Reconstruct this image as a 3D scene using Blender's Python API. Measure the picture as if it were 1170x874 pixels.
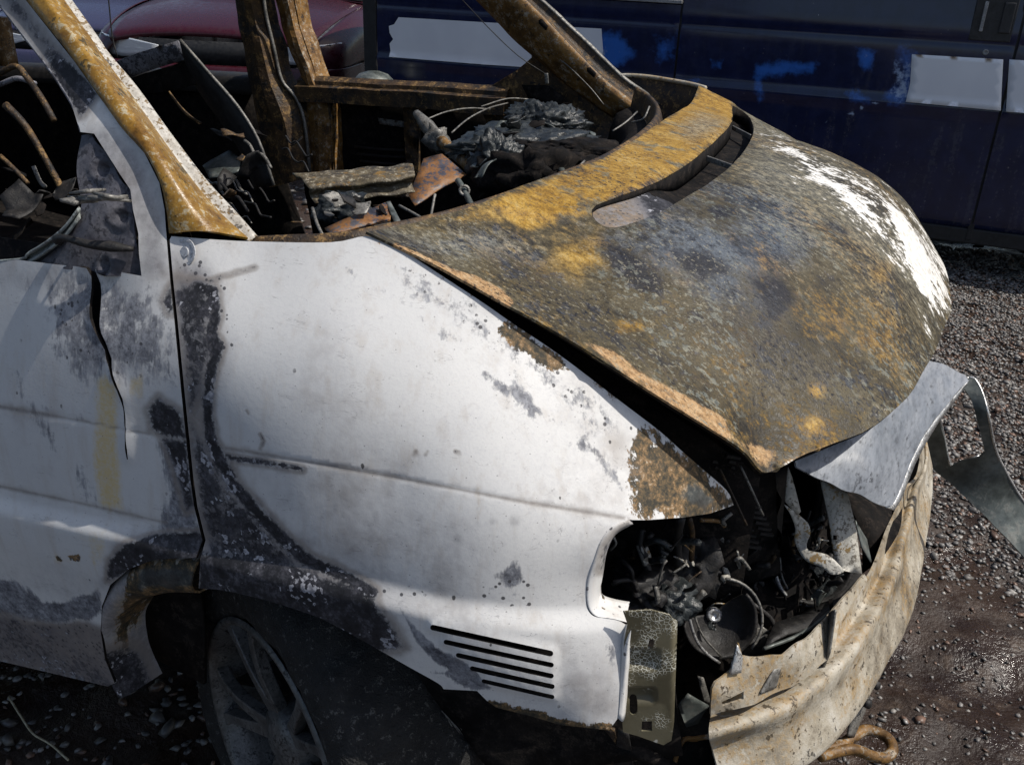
import bpy, bmesh, math, random
import numpy as np
from mathutils import Vector, Matrix, noise as mnoise
from mathutils.geometry import delaunay_2d_cdt

random.seed(7); rng = np.random.default_rng(7)
for o in list(bpy.data.objects): bpy.data.objects.remove(o)
scene = bpy.context.scene
COL = scene.collection

# ------------------------------------------------------------------ camera
CAM = np.array([.736, -1.680, 1.474])
YAW, PITCH, ROLL = math.radians(23.25), math.radians(25.07), math.radians(2.32)
FPX, CX, CY = 1060., 585., 437.
_f = np.array([-math.sin(YAW)*math.cos(PITCH), math.cos(YAW)*math.cos(PITCH), -math.sin(PITCH)])
_r0 = np.array([math.cos(YAW), math.sin(YAW), 0.])
_u0 = np.cross(_r0, _f)
_r = _r0*math.cos(ROLL)+_u0*math.sin(ROLL)
_u = _u0*math.cos(ROLL)-_r0*math.sin(ROLL)
cd = bpy.data.cameras.new('camera'); cam = bpy.data.objects.new('camera', cd); COL.objects.link(cam)
m = Matrix.Identity(4)
for i in range(3):
    m[i][0] = _r[i]; m[i][1] = _u[i]; m[i][2] = -_f[i]; m[i][3] = CAM[i]
cam.matrix_world = m
cd.sensor_width = 36; cd.lens = FPX/1170*36; cd.clip_start = .05; cd.clip_end = 2000
scene.camera = cam

# ------------------------------------------------------------------ light
SUN = Vector((.56, .12, .81)).normalized()          # towards the sun
w = bpy.data.worlds.new('World'); scene.world = w; w.use_nodes = True
nt = w.node_tree; bg = nt.nodes['Background']
sky = nt.nodes.new('ShaderNodeTexSky'); sky.sky_type = 'NISHITA'; sky.sun_disc = False
sky.sun_elevation = math.asin(SUN.z); sky.sun_rotation = math.atan2(SUN.x, SUN.y)
sky.air_density = 1.0; sky.dust_density = 2.0; sky.ozone_density = 1.0
nt.links.new(sky.outputs[0], bg.inputs[0]); bg.inputs[1].default_value = .11
sl = bpy.data.lights.new('sun', 'SUN'); sl.energy = 4.3; sl.angle = math.radians(.53); sl.color = (1, .95, .87)
so = bpy.data.objects.new('sun', sl); COL.objects.link(so)
so.rotation_euler = SUN.to_track_quat('Z', 'Y').to_euler()
scene.view_settings.view_transform = 'Standard'; scene.view_settings.look = 'None'
scene.view_settings.gamma = 1; scene.view_settings.exposure = .08
scene.view_settings.use_curve_mapping = False
scene.cycles.max_bounces = 5; scene.cycles.diffuse_bounces = 3; scene.cycles.glossy_bounces = 2; scene.cycles.transmission_bounces = 1

# ------------------------------------------------------------------ picture <-> place arithmetic
def rays(px, py):
    px = np.atleast_1d(np.asarray(px, float)); py = np.atleast_1d(np.asarray(py, float))
    return _f[None]+_r[None]*((px-CX)/FPX)[:, None]-_u[None]*((py-CY)/FPX)[:, None]
def at(px, py, X=None, Y=None, Z=None):
    d = rays(px, py)[0]
    for i, v in enumerate((X, Y, Z)):
        if v is not None: t = (v-CAM[i])/d[i]
    return CAM+t*d
def proj(P):
    d = np.asarray(P, float).reshape(-1, 3)-CAM
    z = np.maximum(d@_f, 1e-3)
    return CX+FPX*(d@_r)/z, CY-FPX*(d@_u)/z
def sstep(a, b, x):
    t = np.clip((x-a)/(b-a), 0, 1); return t*t*(3-2*t)

class TPS:
    def __init__(s, xy, z, lam=1e-5):
        s.p = np.asarray(xy, float); n = len(s.p)
        K = s.k(s.p, s.p)+lam*np.eye(n); P = np.c_[np.ones(n), s.p]
        A = np.zeros((n+3, n+3)); A[:n, :n] = K; A[:n, n:] = P; A[n:, :n] = P.T
        s.w = np.linalg.solve(A, np.r_[np.asarray(z, float), 0, 0, 0])
    def k(s, a, b):
        r2 = ((a[:, None]-b[None])**2).sum(-1)
        return np.where(r2 > 1e-14, .5*r2*np.log(np.maximum(r2, 1e-14)), 0)
    def __call__(s, x, y):
        q = np.c_[np.ravel(x), np.ravel(y)]
        return s.k(q, s.p)@s.w[:-3]+s.w[-3]+q@s.w[-2:]

def crom(pts, n=8, closed=False):
    """Catmull-Rom through points of any dimension."""
    p = np.asarray(pts, float); N = len(p); out = []
    rngs = range(N if closed else N-1)
    for i in rngs:
        if closed: a, b, c, d = p[(i-1) % N], p[i], p[(i+1) % N], p[(i+2) % N]
        else:
            b, c = p[i], p[i+1]
            a = p[i-1] if i else 2*b-c
            d = p[i+2] if i+2 < N else 2*c-b
        for k in range(n):
            t = k/n
            out.append(.5*((2*b)+(c-a)*t+(2*a-5*b+4*c-d)*t*t+(-a+3*b-3*c+d)*t**3))
    if not closed: out.append(p[-1])
    return np.array(out)
def densify(p, step, closed=True):
    p = np.asarray(p, float); out = []
    N = len(p)
    for i in range(N if closed else N-1):
        a, b = p[i], p[(i+1) % N]; k = max(1, int(round(np.linalg.norm(b-a)/step)))
        for j in range(k): out.append(a+(b-a)*j/k)
    if not closed: out.append(p[-1])
    return np.array(out)
def inpoly(x, y, poly):
    poly = np.asarray(poly, float); c = np.zeros(len(x), bool); j = len(poly)-1
    for i in range(len(poly)):
        xi, yi = poly[i]; xj, yj = poly[j]
        if yi != yj:
            c ^= ((yi > y) != (yj > y)) & (x < (xj-xi)*(y-yi)/(yj-yi)+xi)
        j = i
    return c
def linedist(x, y, pts, closed=False):
    pts = np.asarray(pts, float); d = np.full(len(x), 1e9); N = len(pts)
    for i in range(N if closed else N-1):
        a, b = pts[i], pts[(i+1) % N]; ab = b-a; L = max(ab@ab, 1e-12)
        t = np.clip(((x-a[0])*ab[0]+(y-a[1])*ab[1])/L, 0, 1)
        d = np.minimum(d, np.hypot(x-a[0]-t*ab[0], y-a[1]-t*ab[1]))
    return d
def softpoly(x, y, poly, feather):
    d = linedist(x, y, poly, True); s = np.where(inpoly(x, y, poly), d, -d)
    return np.clip(.5+.5*s/feather, 0, 1)
def softline(x, y, pts, width, feather):
    return np.clip(.5+.5*(width-linedist(x, y, pts))/feather, 0, 1)
def mx(*a):
    o = a[0]
    for b in a[1:]: o = np.maximum(o, b)
    return o

# ------------------------------------------------------------------ object helpers
def link(o, parent=None):
    COL.objects.link(o)
    if parent is not None: o.parent = parent
    return o
def empty(name, loc, label, cat, group=None, rz=0):
    o = bpy.data.objects.new(name, None); link(o); o.location = loc; o.rotation_euler = (0, 0, rz)
    tag(o, label, cat, group); o.empty_display_size = .1
    return o
def tag(o, label, cat, group=None):
    o['label'] = label; o['category'] = cat
    if group: o['group'] = group
def meshobj(name, V, F, mat, parent=None, smooth=True, solid=0, off=-1, attrs=None, bevel=0, orient=False):
    me = bpy.data.meshes.new(name)
    V = np.asarray(V, float)
    F = [tuple(int(i) for i in f) for f in F]
    if orient:   # face the viewer
        vote = 0
        for f in F[::max(1, len(F)//60)]:
            a, b, c = V[f[0]], V[f[1]], V[f[2]]
            n = np.cross(b-a, c-a); vote += np.sign(n@(CAM-a))
        if vote < 0: F = [f[::-1] for f in F]
    me.from_pydata(V.tolist(), [], F); me.update()
    if smooth: me.shade_smooth()
    if solid and smooth and len(F) > 400:
        cnt = np.zeros(len(me.edges), int); li = np.zeros(len(me.loops), int); me.loops.foreach_get('edge_index', li); np.add.at(cnt, li, 1)
        for e_ in np.where(cnt == 1)[0]: me.edges[int(e_)].use_edge_sharp = True
    if attrs:
        for k, arr in attrs.items():
            at_ = me.color_attributes.new(k, 'FLOAT_COLOR', 'POINT')
            a4 = np.ones((len(V), 4), np.float32); a4[:, :arr.shape[1]] = arr
            at_.data.foreach_set('color', a4.ravel())
    me.materials.append(mat)
    o = bpy.data.objects.new(name, me); link(o, parent)
    if smooth and len(V) > 3000: o.cycles.shadow_terminator_geometry_offset = 1.; o.cycles.shadow_terminator_offset = .12
    if solid:
        s = o.modifiers.new('solid', 'SOLIDIFY'); s.thickness = solid; s.offset = off
    if bevel:
        b = o.modifiers.new('bevel', 'BEVEL'); b.width = bevel; b.segments = 2; b.limit_method = 'ANGLE'
    return o
def patch2d(outline, holes=(), step=5., extra=None):
    """triangulated 2D region with interior points"""
    out = densify(outline, step); hs = [densify(h, step*.7) for h in holes]
    x0, y0 = out.min(0); x1, y1 = out.max(0)
    gx, gy = np.meshgrid(np.arange(x0, x1, step), np.arange(y0, y1, step*.866))
    gx = gx+((np.arange(gx.shape[0]) % 2)*step*.5)[:, None]
    g = np.c_[gx.ravel(), gy.ravel()]
    ok = inpoly(g[:, 0], g[:, 1], out) & (linedist(g[:, 0], g[:, 1], out, True) > step*.55)
    for h in hs:
        ok &= ~inpoly(g[:, 0], g[:, 1], h) & (linedist(g[:, 0], g[:, 1], h, True) > step*.45)
    g = g[ok]
    if extra is not None:
        for e in extra:
            g = g[linedist(g[:, 0], g[:, 1], e) > step*.5]
        g = np.vstack([g]+[np.asarray(e) for e in extra])
    pts = [out]+hs+[g]; edges = []; n = 0
    for lp in [out]+hs:
        k = len(lp); edges += [(n+i, n+(i+1) % k) for i in range(k)]; n += k
    P = np.vstack(pts)
    r = delaunay_2d_cdt([Vector(p) for p in P], edges, [], 0, 1e-6)
    V = np.array([tuple(v) for v in r[0]]); F = np.array([f for f in r[2] if len(f) == 3])
    c = V[F].mean(1); ok = inpoly(c[:, 0], c[:, 1], out)
    for h in hs: ok &= ~inpoly(c[:, 0], c[:, 1], h)
    F = F[ok]; used = np.unique(F); mp = -np.ones(len(V), int); mp[used] = np.arange(len(used))
    return V[used], mp[F]
def loft(rows, n_along=6, n_across=4, closed_across=False):
    """rows: list of equally long 3D polylines; smooth grid through them"""
    R = np.array([crom(r, n_along) for r in rows])
    R = np.transpose(R, (1, 0, 2))
    if n_across > 1: R = np.array([crom(r, n_across, closed_across) for r in R])
    a, b = R.shape[:2]; V = R.reshape(-1, 3); F = []
    for i in range(a-1):
        for j in range(b if closed_across else b-1):
            k = (j+1) % b; F.append((i*b+j, i*b+k, (i+1)*b+k, (i+1)*b+j))
    return V, F
def tube_vf(pts, rad, sides=8, cap=True):
    P = np.asarray(pts, float); n = len(P)
    rad = np.full(n, rad) if np.isscalar(rad) else np.asarray(rad, float)
    T = np.gradient(P, axis=0); T /= np.linalg.norm(T, axis=1)[:, None]+1e-12
    up = np.array([0, 0, 1.]) if abs(T[0][2]) < .9 else np.array([1., 0, 0])
    V = []; F = []
    for i in range(n):
        a = np.cross(T[i], up); a /= np.linalg.norm(a)+1e-12; b = np.cross(a, T[i]); up = b
        for k in range(sides):
            th = 2*math.pi*k/sides; V.append(P[i]+rad[i]*(math.cos(th)*a+math.sin(th)*b))
    for i in range(n-1):
        for k in range(sides):
            l = (k+1) % sides; F.append((i*sides+k, i*sides+l, (i+1)*sides+l, (i+1)*sides+k))
    if cap: F.append(tuple(range(sides))[::-1]); F.append(tuple(range((n-1)*sides, n*sides)))
    return np.array(V), F
def tube(name, pts, rad, mat, parent, sides=8, smooth_n=4):
    P = crom(pts, smooth_n) if len(pts) > 2 and smooth_n > 1 else np.asarray(pts, float)
    if not np.isscalar(rad): rad = np.interp(np.linspace(0, 1, len(P)), np.linspace(0, 1, len(rad)), rad)
    V, F = tube_vf(P, rad, sides)
    return meshobj(name, V, F, mat, parent)
def merge(parts):
    V = []; F = []; n = 0
    for v, f in parts:
        V.append(np.asarray(v, float)); F += [tuple(i+n for i in q) for q in f]; n += len(v)
    return np.vstack(V), F
def box_vf(c, sx, sy, sz, M=None):
    v = np.array([[x*sx/2, y*sy/2, z*sz/2] for x in (-1, 1) for y in (-1, 1) for z in (-1, 1)])
    if M is not None: v = v@np.array(M).T
    return v+np.asarray(c), [(0, 1, 3, 2), (4, 6, 7, 5), (0, 4, 5, 1), (2, 3, 7, 6), (0, 2, 6, 4), (1, 5, 7, 3)]
def rotm(rx=0, ry=0, rz=0):
    from mathutils import Euler
    return np.array(Euler((rx, ry, rz)).to_matrix())
def plate(name, pts3, thick, mat, parent, bevel=0, orient=True, sub=0, bump=0, seed=0):
    """sheet through a (roughly flat) 3D outline; optional crumple"""
    P = np.asarray(pts3, float); c = P.mean(0)
    u, s, vt = np.linalg.svd(P-c); a, b, n = vt[0], vt[1], vt[2]
    q = np.c_[(P-c)@a, (P-c)@b]; h = (P-c)@n
    size = np.ptp(q, axis=0).max()
    V2, F = patch2d(q, step=size/(sub or 8))
    tp = TPS(q+rng.normal(0, 1e-5, q.shape), h, 1e-4) if len(q) > 3 else None
    hh = tp(V2[:, 0], V2[:, 1]) if tp else np.zeros(len(V2))
    V = c+V2[:, :1]*a+V2[:, 1:2]*b+hh[:, None]*n
    if bump:
        for i, v in enumerate(V):
            V[i] = v+n*bump*mnoise.noise(Vector(v*18+seed))
    return meshobj(name, V, F, mat, parent, solid=thick, off=0, orient=orient, bevel=bevel)
def disc_vf(c, n, r, h, sides=20, r2=None):
    n = np.asarray(n, float); n /= np.linalg.norm(n)
    t = np.cross(n, [0, 0, 1.]) if abs(n[2]) < .9 else np.cross(n, [1., 0, 0]); t /= np.linalg.norm(t); b = np.cross(n, t)
    V = []; r2 = r if r2 is None else r2
    for k, (rr, hh) in enumerate(((r, 0), (r2, h))):
        for i in range(sides):
            a = 2*math.pi*i/sides; V.append(np.asarray(c)+n*hh+rr*(math.cos(a)*t+math.sin(a)*b))
    F = [tuple(range(sides))[::-1], tuple(range(sides, 2*sides))]
    F += [(i, (i+1) % sides, sides+(i+1) % sides, sides+i) for i in range(sides)]
    return np.array(V), F
def lathe_vf(c, n, prof, sides=40):
    """prof: list of (radius, height along n)"""
    n = np.asarray(n, float); n /= np.linalg.norm(n)
    t = np.cross(n, [0, 0, 1.]) if abs(n[2]) < .9 else np.cross(n, [1., 0, 0]); t /= np.linalg.norm(t); b = np.cross(n, t)
    V = []; F = []; k = len(prof)
    for i in range(sides):
        a = 2*math.pi*i/sides; d = math.cos(a)*t+math.sin(a)*b
        for r, h in prof: V.append(np.asarray(c)+n*h+r*d)
    for i in range(sides):
        j = (i+1) % sides
        for q in range(k-1): F.append((i*k+q, j*k+q, j*k+q+1, i*k+q+1))
    return np.array(V), F

# ------------------------------------------------------------------ material helpers
class NT:
    def __init__(s, name):
        s.m = bpy.data.materials.new(name); s.m.use_nodes = True; s.t = s.m.node_tree; s.N = s.t.nodes; s.L = s.t.links
        s.b = s.N['Principled BSDF']; tc = s.N.new('ShaderNodeTexCoord'); s.co = tc.outputs['Object']
    def put(s, sock, v):
        if isinstance(v, bpy.types.NodeSocket): s.L.new(v, sock)
        elif isinstance(v, (tuple, list)) and len(v) == 3 and sock.type == 'RGBA': sock.default_value = (*v, 1)
        else: sock.default_value = v
    def map(s, scale=(1, 1, 1), rot=(0, 0, 0), vec=None):
        n = s.N.new('ShaderNodeMapping'); n.inputs['Scale'].default_value = scale; n.inputs['Rotation'].default_value = rot
        s.L.new(vec or s.co, n.inputs[0]); return n.outputs[0]
    def noise(s, scale, det=4, rough=.6, dist=0, vec=None):
        n = s.N.new('ShaderNodeTexNoise'); s.L.new(vec or s.co, n.inputs['Vector'])
        for k, v in (('Scale', scale), ('Detail', det), ('Roughness', rough), ('Distortion', dist)): n.inputs[k].default_value = v
        return n.outputs[0]
    def voro(s, scale, feature='F1', rand=1, vec=None, out='Distance'):
        n = s.N.new('ShaderNodeTexVoronoi'); n.feature = feature; s.L.new(vec or s.co, n.inputs['Vector'])
        n.inputs['Scale'].default_value = scale; n.inputs['Randomness'].default_value = rand
        return n.outputs[out]
    def math(s, op, a, b=0., c=0.):
        n = s.N.new('ShaderNodeMath'); n.operation = op
        for i, v in enumerate((a, b, c)): s.put(n.inputs[i], v)
        return n.outputs[0]
    def add(s, a, b): return s.math('ADD', a, b)
    def mul(s, a, b): return s.math('MULTIPLY', a, b)
    def sub(s, a, b): return s.math('SUBTRACT', a, b)
    def mix(s, f, a, b):
        n = s.N.new('ShaderNodeMix'); n.data_type = 'RGBA'; s.put(n.inputs[0], f); s.put(n.inputs[6], a); s.put(n.inputs[7], b); return n.outputs[2]
    def mixf(s, f, a, b):
        n = s.N.new('ShaderNodeMix'); n.data_type = 'FLOAT'; s.put(n.inputs[0], f); s.put(n.inputs[2], a); s.put(n.inputs[3], b); return n.outputs[0]
    def thr(s, v, lo, hi, a=0., b=1.):
        n = s.N.new('ShaderNodeMapRange'); n.interpolation_type = 'SMOOTHSTEP'
        for k, x in zip(('Value', 'From Min', 'From Max', 'To Min', 'To Max'), (v, lo, hi, a, b)): s.put(n.inputs[k], x)
        return n.outputs[0]
    def attr(s, name):
        n = s.N.new('ShaderNodeAttribute'); n.attribute_name = name
        q = s.N.new('ShaderNodeSeparateColor'); s.L.new(n.outputs['Color'], q.inputs[0]); return q.outputs[0], q.outputs[1], q.outputs[2]
    def ramp(s, v, stops):
        n = s.N.new('ShaderNodeValToRGB'); s.put(n.inputs[0], v); e = n.color_ramp.elements
        while len(e) < len(stops): e.new(.5)
        for q, (p, c) in zip(e, stops): q.position = p; q.color = (*c, 1)
        return n.outputs[0]
    def cell(s, scale, vec=None):
        o = s.voro(scale, 'F1', 1, vec, 'Color'); q = s.N.new('ShaderNodeSeparateColor'); s.L.new(o, q.inputs[0]); return q.outputs[0]
    def edge(s, mask, nz, amp=1., soft=.04):
        """a mask whose 0.5 contour is broken up by noise"""
        v = s.add(mask, s.mul(s.sub(nz, .5), amp)); return s.thr(v, .5-soft, .5+soft)
    def bump(s, h, strength=.3, dist=.002, normal=None):
        n = s.N.new('ShaderNodeBump'); n.inputs['Strength'].default_value = strength; n.inputs['Distance'].default_value = dist
        s.put(n.inputs['Height'], h)
        if normal: s.L.new(normal, n.inputs['Normal'])
        return n.outputs[0]
    def done(s, col, rough=.6, normal=None, metal=0., spec=.5, coat=0.):
        s.put(s.b.inputs['Base Color'], col); s.put(s.b.inputs['Roughness'], rough); s.put(s.b.inputs['Metallic'], metal)
        s.put(s.b.inputs['Specular IOR Level'], spec); s.put(s.b.inputs['Coat Weight'], coat)
        if normal: s.L.new(normal, s.b.inputs['Normal'])
        return s.m

def mat_white():
    n = NT('scorched_white_paint'); ch, gr, ta = n.attr('m1'); sm, ye, sp = n.attr('m2')
    n1 = n.noise(8, 4, .68, 0); n2 = n.noise(34, 4, .74, 0); n3 = n.noise(150, 3, .74); nl = n.noise(2.6, 2, .55); n4 = n.noise(420, 1, .6)
    cl = n.cell(170)
    st = n.noise(42, 4, .7, 0, n.map((1, 1, .12)))
    sk = n.noise(48, 4, .76, 0, n.map((1, 1, .16), (0, .62, 0)))
    col = n.mix(n.thr(nl, .35, .65), (.53, .53, .525), (.65, .64, .62))
    col = n.mix(n.thr(n.add(n.mul(n1, .5), n.mul(n3, .5)), .46, .62, 0, .26), col, (.45, .445, .46))
    col = n.mix(n.thr(st, .48, .70, 0, .34), col, (.42, .37, .32))
    col = n.mix(n.thr(n1, .54, .74, 0, .22), col, (.40, .37, .34))
    col = n.mix(n.thr(n4, .5, .75, 0, .22), col, (.42, .42, .44))
    # hair scratches, two directions
    for rot_, sc_ in (((0, .5, 0), (.2, 1, 1.4)), ((0, -.9, .3), (.16, 1, 1.5))):
        q = n.noise(21, 4, .6, .3, n.map(sc_, rot_)); q = n.thr(n.math('ABSOLUTE', n.sub(q, .5)), .0, .0045, .6, 0)
        col = n.mix(n.mul(q, n.thr(n2, .48, .6)), col, (.30, .29, .29))
    # smoke
    smf = n.mul(n.thr(n.add(sm, n.mul(n.sub(n.add(n.mul(n1, .5), n.mul(n2, .5)), .5), 1.1)), .08, .95), .93)
    col = n.mix(smf, col, n.mix(n.thr(n3, .4, .65), (.13, .125, .135), (.22, .21, .22)))
    # yellow stain
    col = n.mix(n.mul(n.edge(ye, n.add(n.mul(st, .7), n.mul(n3, .3)), 1.5, .35), n.thr(n3, .3, .65, .45, .8)), col, (.56, .42, .17))
    chips = n.add(n.mul(n2, .24), n.add(n.mul(n3, .20), n.add(n.mul(sk, .50), n.mul(n.sub(.85, n.voro(80)), .06))))
    # bare primer / rust
    taf = n.edge(ta, chips, 1.9, .05)
    tac = n.ramp(n.add(n.mul(n2, .5), n.mul(n3, .5)), [(.36, (.014, .013, .012)), (.45, (.038, .033, .022)), (.52, (.10, .070, .036)), (.59, (.24, .145, .066)), (.67, (.42, .36, .27))])
    tac = n.mix(n.thr(n.add(n1, n.mul(n.sub(ta, .85), .8)), .53, .62), tac, n.ramp(n2, [(.4, (.020, .022, .022)), (.55, (.055, .060, .058)), (.65, (.20, .185, .15))]))
    # grey primer showing
    grf = n.edge(gr, chips, 2.4, .14)
    grc = n.ramp(n.add(n.mul(n2, .5), n.mul(n3, .5)), [(.36, (.055, .056, .066)), (.48, (.15, .153, .17)), (.62, (.31, .315, .335))])
    col = n.mix(grf, col, grc); col = n.mix(taf, col, tac)
    chn = n.add(n.mul(n1, .32), n.add(n.mul(n2, .36), n.add(n.mul(n3, .24), n.mul(cl, .08))))
    halo = n.thr(n.add(ch, n.mul(n.sub(n1, .5), .7)), .05, .60, 0, .9)
    col = n.mix(n.mul(halo, n.thr(n.add(n.mul(n3, .8), n.mul(cl, .2)), .32, .58, .45, 1)), col, (.080, .078, .086))
    brn = n.mul(n.thr(n.add(ch, n.mul(n.sub(n1, .5), .8)), .02, .30), n.thr(n.add(ch, n.mul(n.sub(n1, .5), .6)), .55, .30)); col = n.mix(n.mul(brn, .45), col, (.24, .20, .165))
    chf = n.edge(ch, chn, 1.3, .085)
    chc = n.ramp(n.add(n.mul(n2, .6), n.mul(n3, .4)), [(.38, (.007, .007, .009)), (.50, (.018, .018, .022)), (.58, (.05, .049, .058)), (.68, (.12, .118, .13))])
    col = n.mix(chf, col, chc)
    fl = n.mul(chf, n.thr(n.add(n.mul(n.noise(24, 5, .65, .1), .8), n.mul(cl, .2)), .615, .63))
    col = n.mix(fl, col, n.mix(n.thr(n3, .4, .6), (.16, .16, .18), (.36, .36, .385)))
    # chips: dots
    vd = n.voro(110, 'F1', .9); dots = n.mul(n.thr(vd, .22, .30, 1, 0), n.thr(n.add(sp, n.mul(n.sub(n2, .5), 1.2)), .46, .56))
    col = n.mix(n.mul(dots, .9), col, (.05, .048, .052))
    vd2 = n.voro(30, 'F1', 1, n.map((1, 1, .7))); rare = n.mul(n.thr(n.add(vd2, n.mul(n.sub(n3, .5), .12)), .055, .07, 1, 0), n.thr(n1, .46, .54))
    col = n.mix(n.mul(rare, .9), col, (.05, .047, .047))
    vd3 = n.voro(160, 'F1', 1); fine = n.mul(n.thr(vd3, .10, .14, 1, 0), n.thr(n.cell(160), .82, .84)); col = n.mix(n.mul(fine, .6), col, (.12, .115, .115))
    allm = n.math('MAXIMUM', n.math('MAXIMUM', chf, grf), taf)
    h = n.sub(n.add(n.mul(n2, .35), n.mul(n3, .35)), n.mul(chf, .7))
    rough = n.mixf(allm, n.thr(n2, .3, .7, .38, .6), .7)
    return n.done(col, rough, n.bump(h, .4, .0014), spec=.35)

def mat_hood():
    n = NT('scorched_bonnet'); og, ta, wh = n.attr('m1'); dk, bl, pale = n.attr('m2')
    v = n.map((.8, 1.25, 1), (0, 0, .75))
    nA = n.noise(5, 2, .6, 0, v); nB = n.noise(16, 4, .68, 0, v); nC = n.noise(85, 3, .75, 0, v); nD = n.noise(330, 2, .7)
    nE = n.noise(7, 4, .66, 0)
    mixv = n.add(n.add(n.mul(nB, .42), n.mul(nC, .34)), n.mul(nA, .24))
    base = n.ramp(mixv, [(.33, (.010, .008, .006)), (.42, (.034, .027, .015)), (.50, (.068, .054, .028)), (.56, (.095, .079, .045)), (.62, (.105, .098, .072)), (.70, (.17, .155, .115))])
    # blue-grey steel, softly blended
    bf = n.mul(n.thr(n.add(n.add(n.mul(nE, .55), n.mul(nC, .45)), n.mul(n.sub(bl, .40), .40)), .44, .66), .9)
    base = n.mix(bf, base, n.ramp(mixv, [(.36, (.010, .012, .020)), (.48, (.052, .065, .088)), (.60, (.11, .13, .155)), (.70, (.20, .215, .225))]))
    # rust
    rp = n.thr(n.add(n.mul(n.noise(5, 5, .66, 0), .55), n.mul(nC, .45)), .50, .64)
    rc = n.ramp(nC, [(.35, (.095, .042, .006)), (.5, (.25, .122, .014)), (.65, (.38, .225, .045))])
    base = n.mix(n.mul(rp, .55), base, rc)
    of = n.edge(og, n.add(n.mul(nB, .7), n.mul(nC, .3)), 1.1, .20)
    oc = n.ramp(n.add(n.mul(nB, .45), n.mul(nC, .55)), [(.34, (.12, .065, .012)), (.44, (.25, .135, .018)), (.54, (.36, .21, .034)), (.66, (.47, .32, .10))])
    oc = n.mix(n.mul(n.thr(n.noise(12, 4, .7, 0), .55, .64), .75), oc, n.ramp(nC, [(.4, (.055, .060, .050)), (.6, (.15, .16, .13))]))
    base = n.mix(of, base, oc)
    pf = n.edge(pale, mixv, 1.7, .30)
    base = n.mix(n.mul(pf, .62), base, n.ramp(nC, [(.35, (.085, .082, .068)), (.5, (.20, .19, .15)), (.66, (.36, .33, .24))]))
    tf = n.edge(ta, mixv, 1.1, .10)
    base = n.mix(tf, base, n.ramp(nC, [(.35, (.21, .125, .055)), (.5, (.37, .225, .105)), (.65, (.46, .32, .18))]))
    wf = n.edge(wh, n.add(n.mul(nB, .55), n.mul(nC, .45)), 1.9, .07)
    base = n.mix(wf, base, n.mix(n.thr(nC, .35, .6), (.60, .57, .51), (.82, .80, .76)))
    # dark flaking
    df = n.mul(n.edge(dk, n.add(n.mul(nB, .45), n.mul(nC, .55)), 2.0, .14), .93)
    base = n.mix(df, base, n.ramp(nC, [(.4, (.004, .004, .008)), (.60, (.016, .017, .024)), (.70, (.10, .10, .105))]))
    notw = n.sub(1., n.mul(wf, .85))
    k1 = n.noise(48, 3, .72, 0, v); k2 = n.noise(62, 3, .72, 0, n.map((.9, 1.3, 1), (0, .3, .9)))
    z1 = n.mul(n.thr(n.add(nE, n.mul(n.sub(bl, .3), .25)), .46, .60, .0, 1), n.sub(1., n.mul(of, .8)))
    z2 = n.mul(n.thr(n.noise(4, 3, .6), .47, .60), n.sub(1., n.mul(of, .9))); z3 = n.thr(n.noise(5.5, 3, .6, 0, n.map((1, 1, 1), (.4, .9, .2))), .48, .60)
    base = n.mix(n.mul(n.mul(n.thr(k1, .545, .575), n.mul(z1, notw)), .85), base, n.mix(n.thr(nC, .4, .6), (.016, .018, .026), (.050, .055, .066)))
    base = n.mix(n.mul(n.mul(n.thr(k2, .56, .59), notw), n.mul(z2, .75)), base, n.mix(n.thr(nC, .4, .6), (.105, .118, .108), (.21, .21, .17)))
    base = n.mix(n.mul(n.mul(n.thr(k2, .42, .39), notw), n.mul(z3, .6)), base, n.mix(n.thr(nC, .4, .6), (.050, .040, .020), (.16, .11, .038)))
    n5 = n.noise(150, 2, .7, 0, v)
    spk = n.mul(n.mul(n.thr(n5, .58, .63), notw), n.thr(nE, .44, .60, .10, 1))
    base = n.mix(spk, base, (.012, .012, .015))
    lsp = n.mul(n.thr(n5, .40, .36), n.thr(nA, .46, .58, .1, 1)); base = n.mix(n.mul(n.mul(lsp, notw), .55), base, (.27, .245, .18))
    # blister rings
    vd = n.voro(26, 'F1', 1); rz = n.thr(n.noise(6, 2, .5), .56, .60)
    ring = n.mul(n.thr(n.math('ABSOLUTE', n.sub(vd, .20)), .0, .035, 1, 0), rz)
    base = n.mix(n.mul(n.mul(n.mul(ring, notw), n.thr(nC, .42, .55)), .45), base, (.26, .25, .21))
    base = n.mix(n.mul(n.mul(n.thr(vd, .13, .17, 1, 0), rz), .45), base, (.10, .10, .10))
    base = n.mix(n.mul(n.thr(nD, .45, .75, .0, .6), notw), base, (.013, .011, .009))
    h = n.add(n.add(n.mul(nB, .5), n.mul(nC, .9)), n.mul(nD, .4))
    rough = n.mixf(wf, n.mixf(of, n.thr(nC, .35, .65, .40, .72), .48), .36)
    return n.done(base, rough, n.bump(h, .45, .0028), spec=.22)

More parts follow.
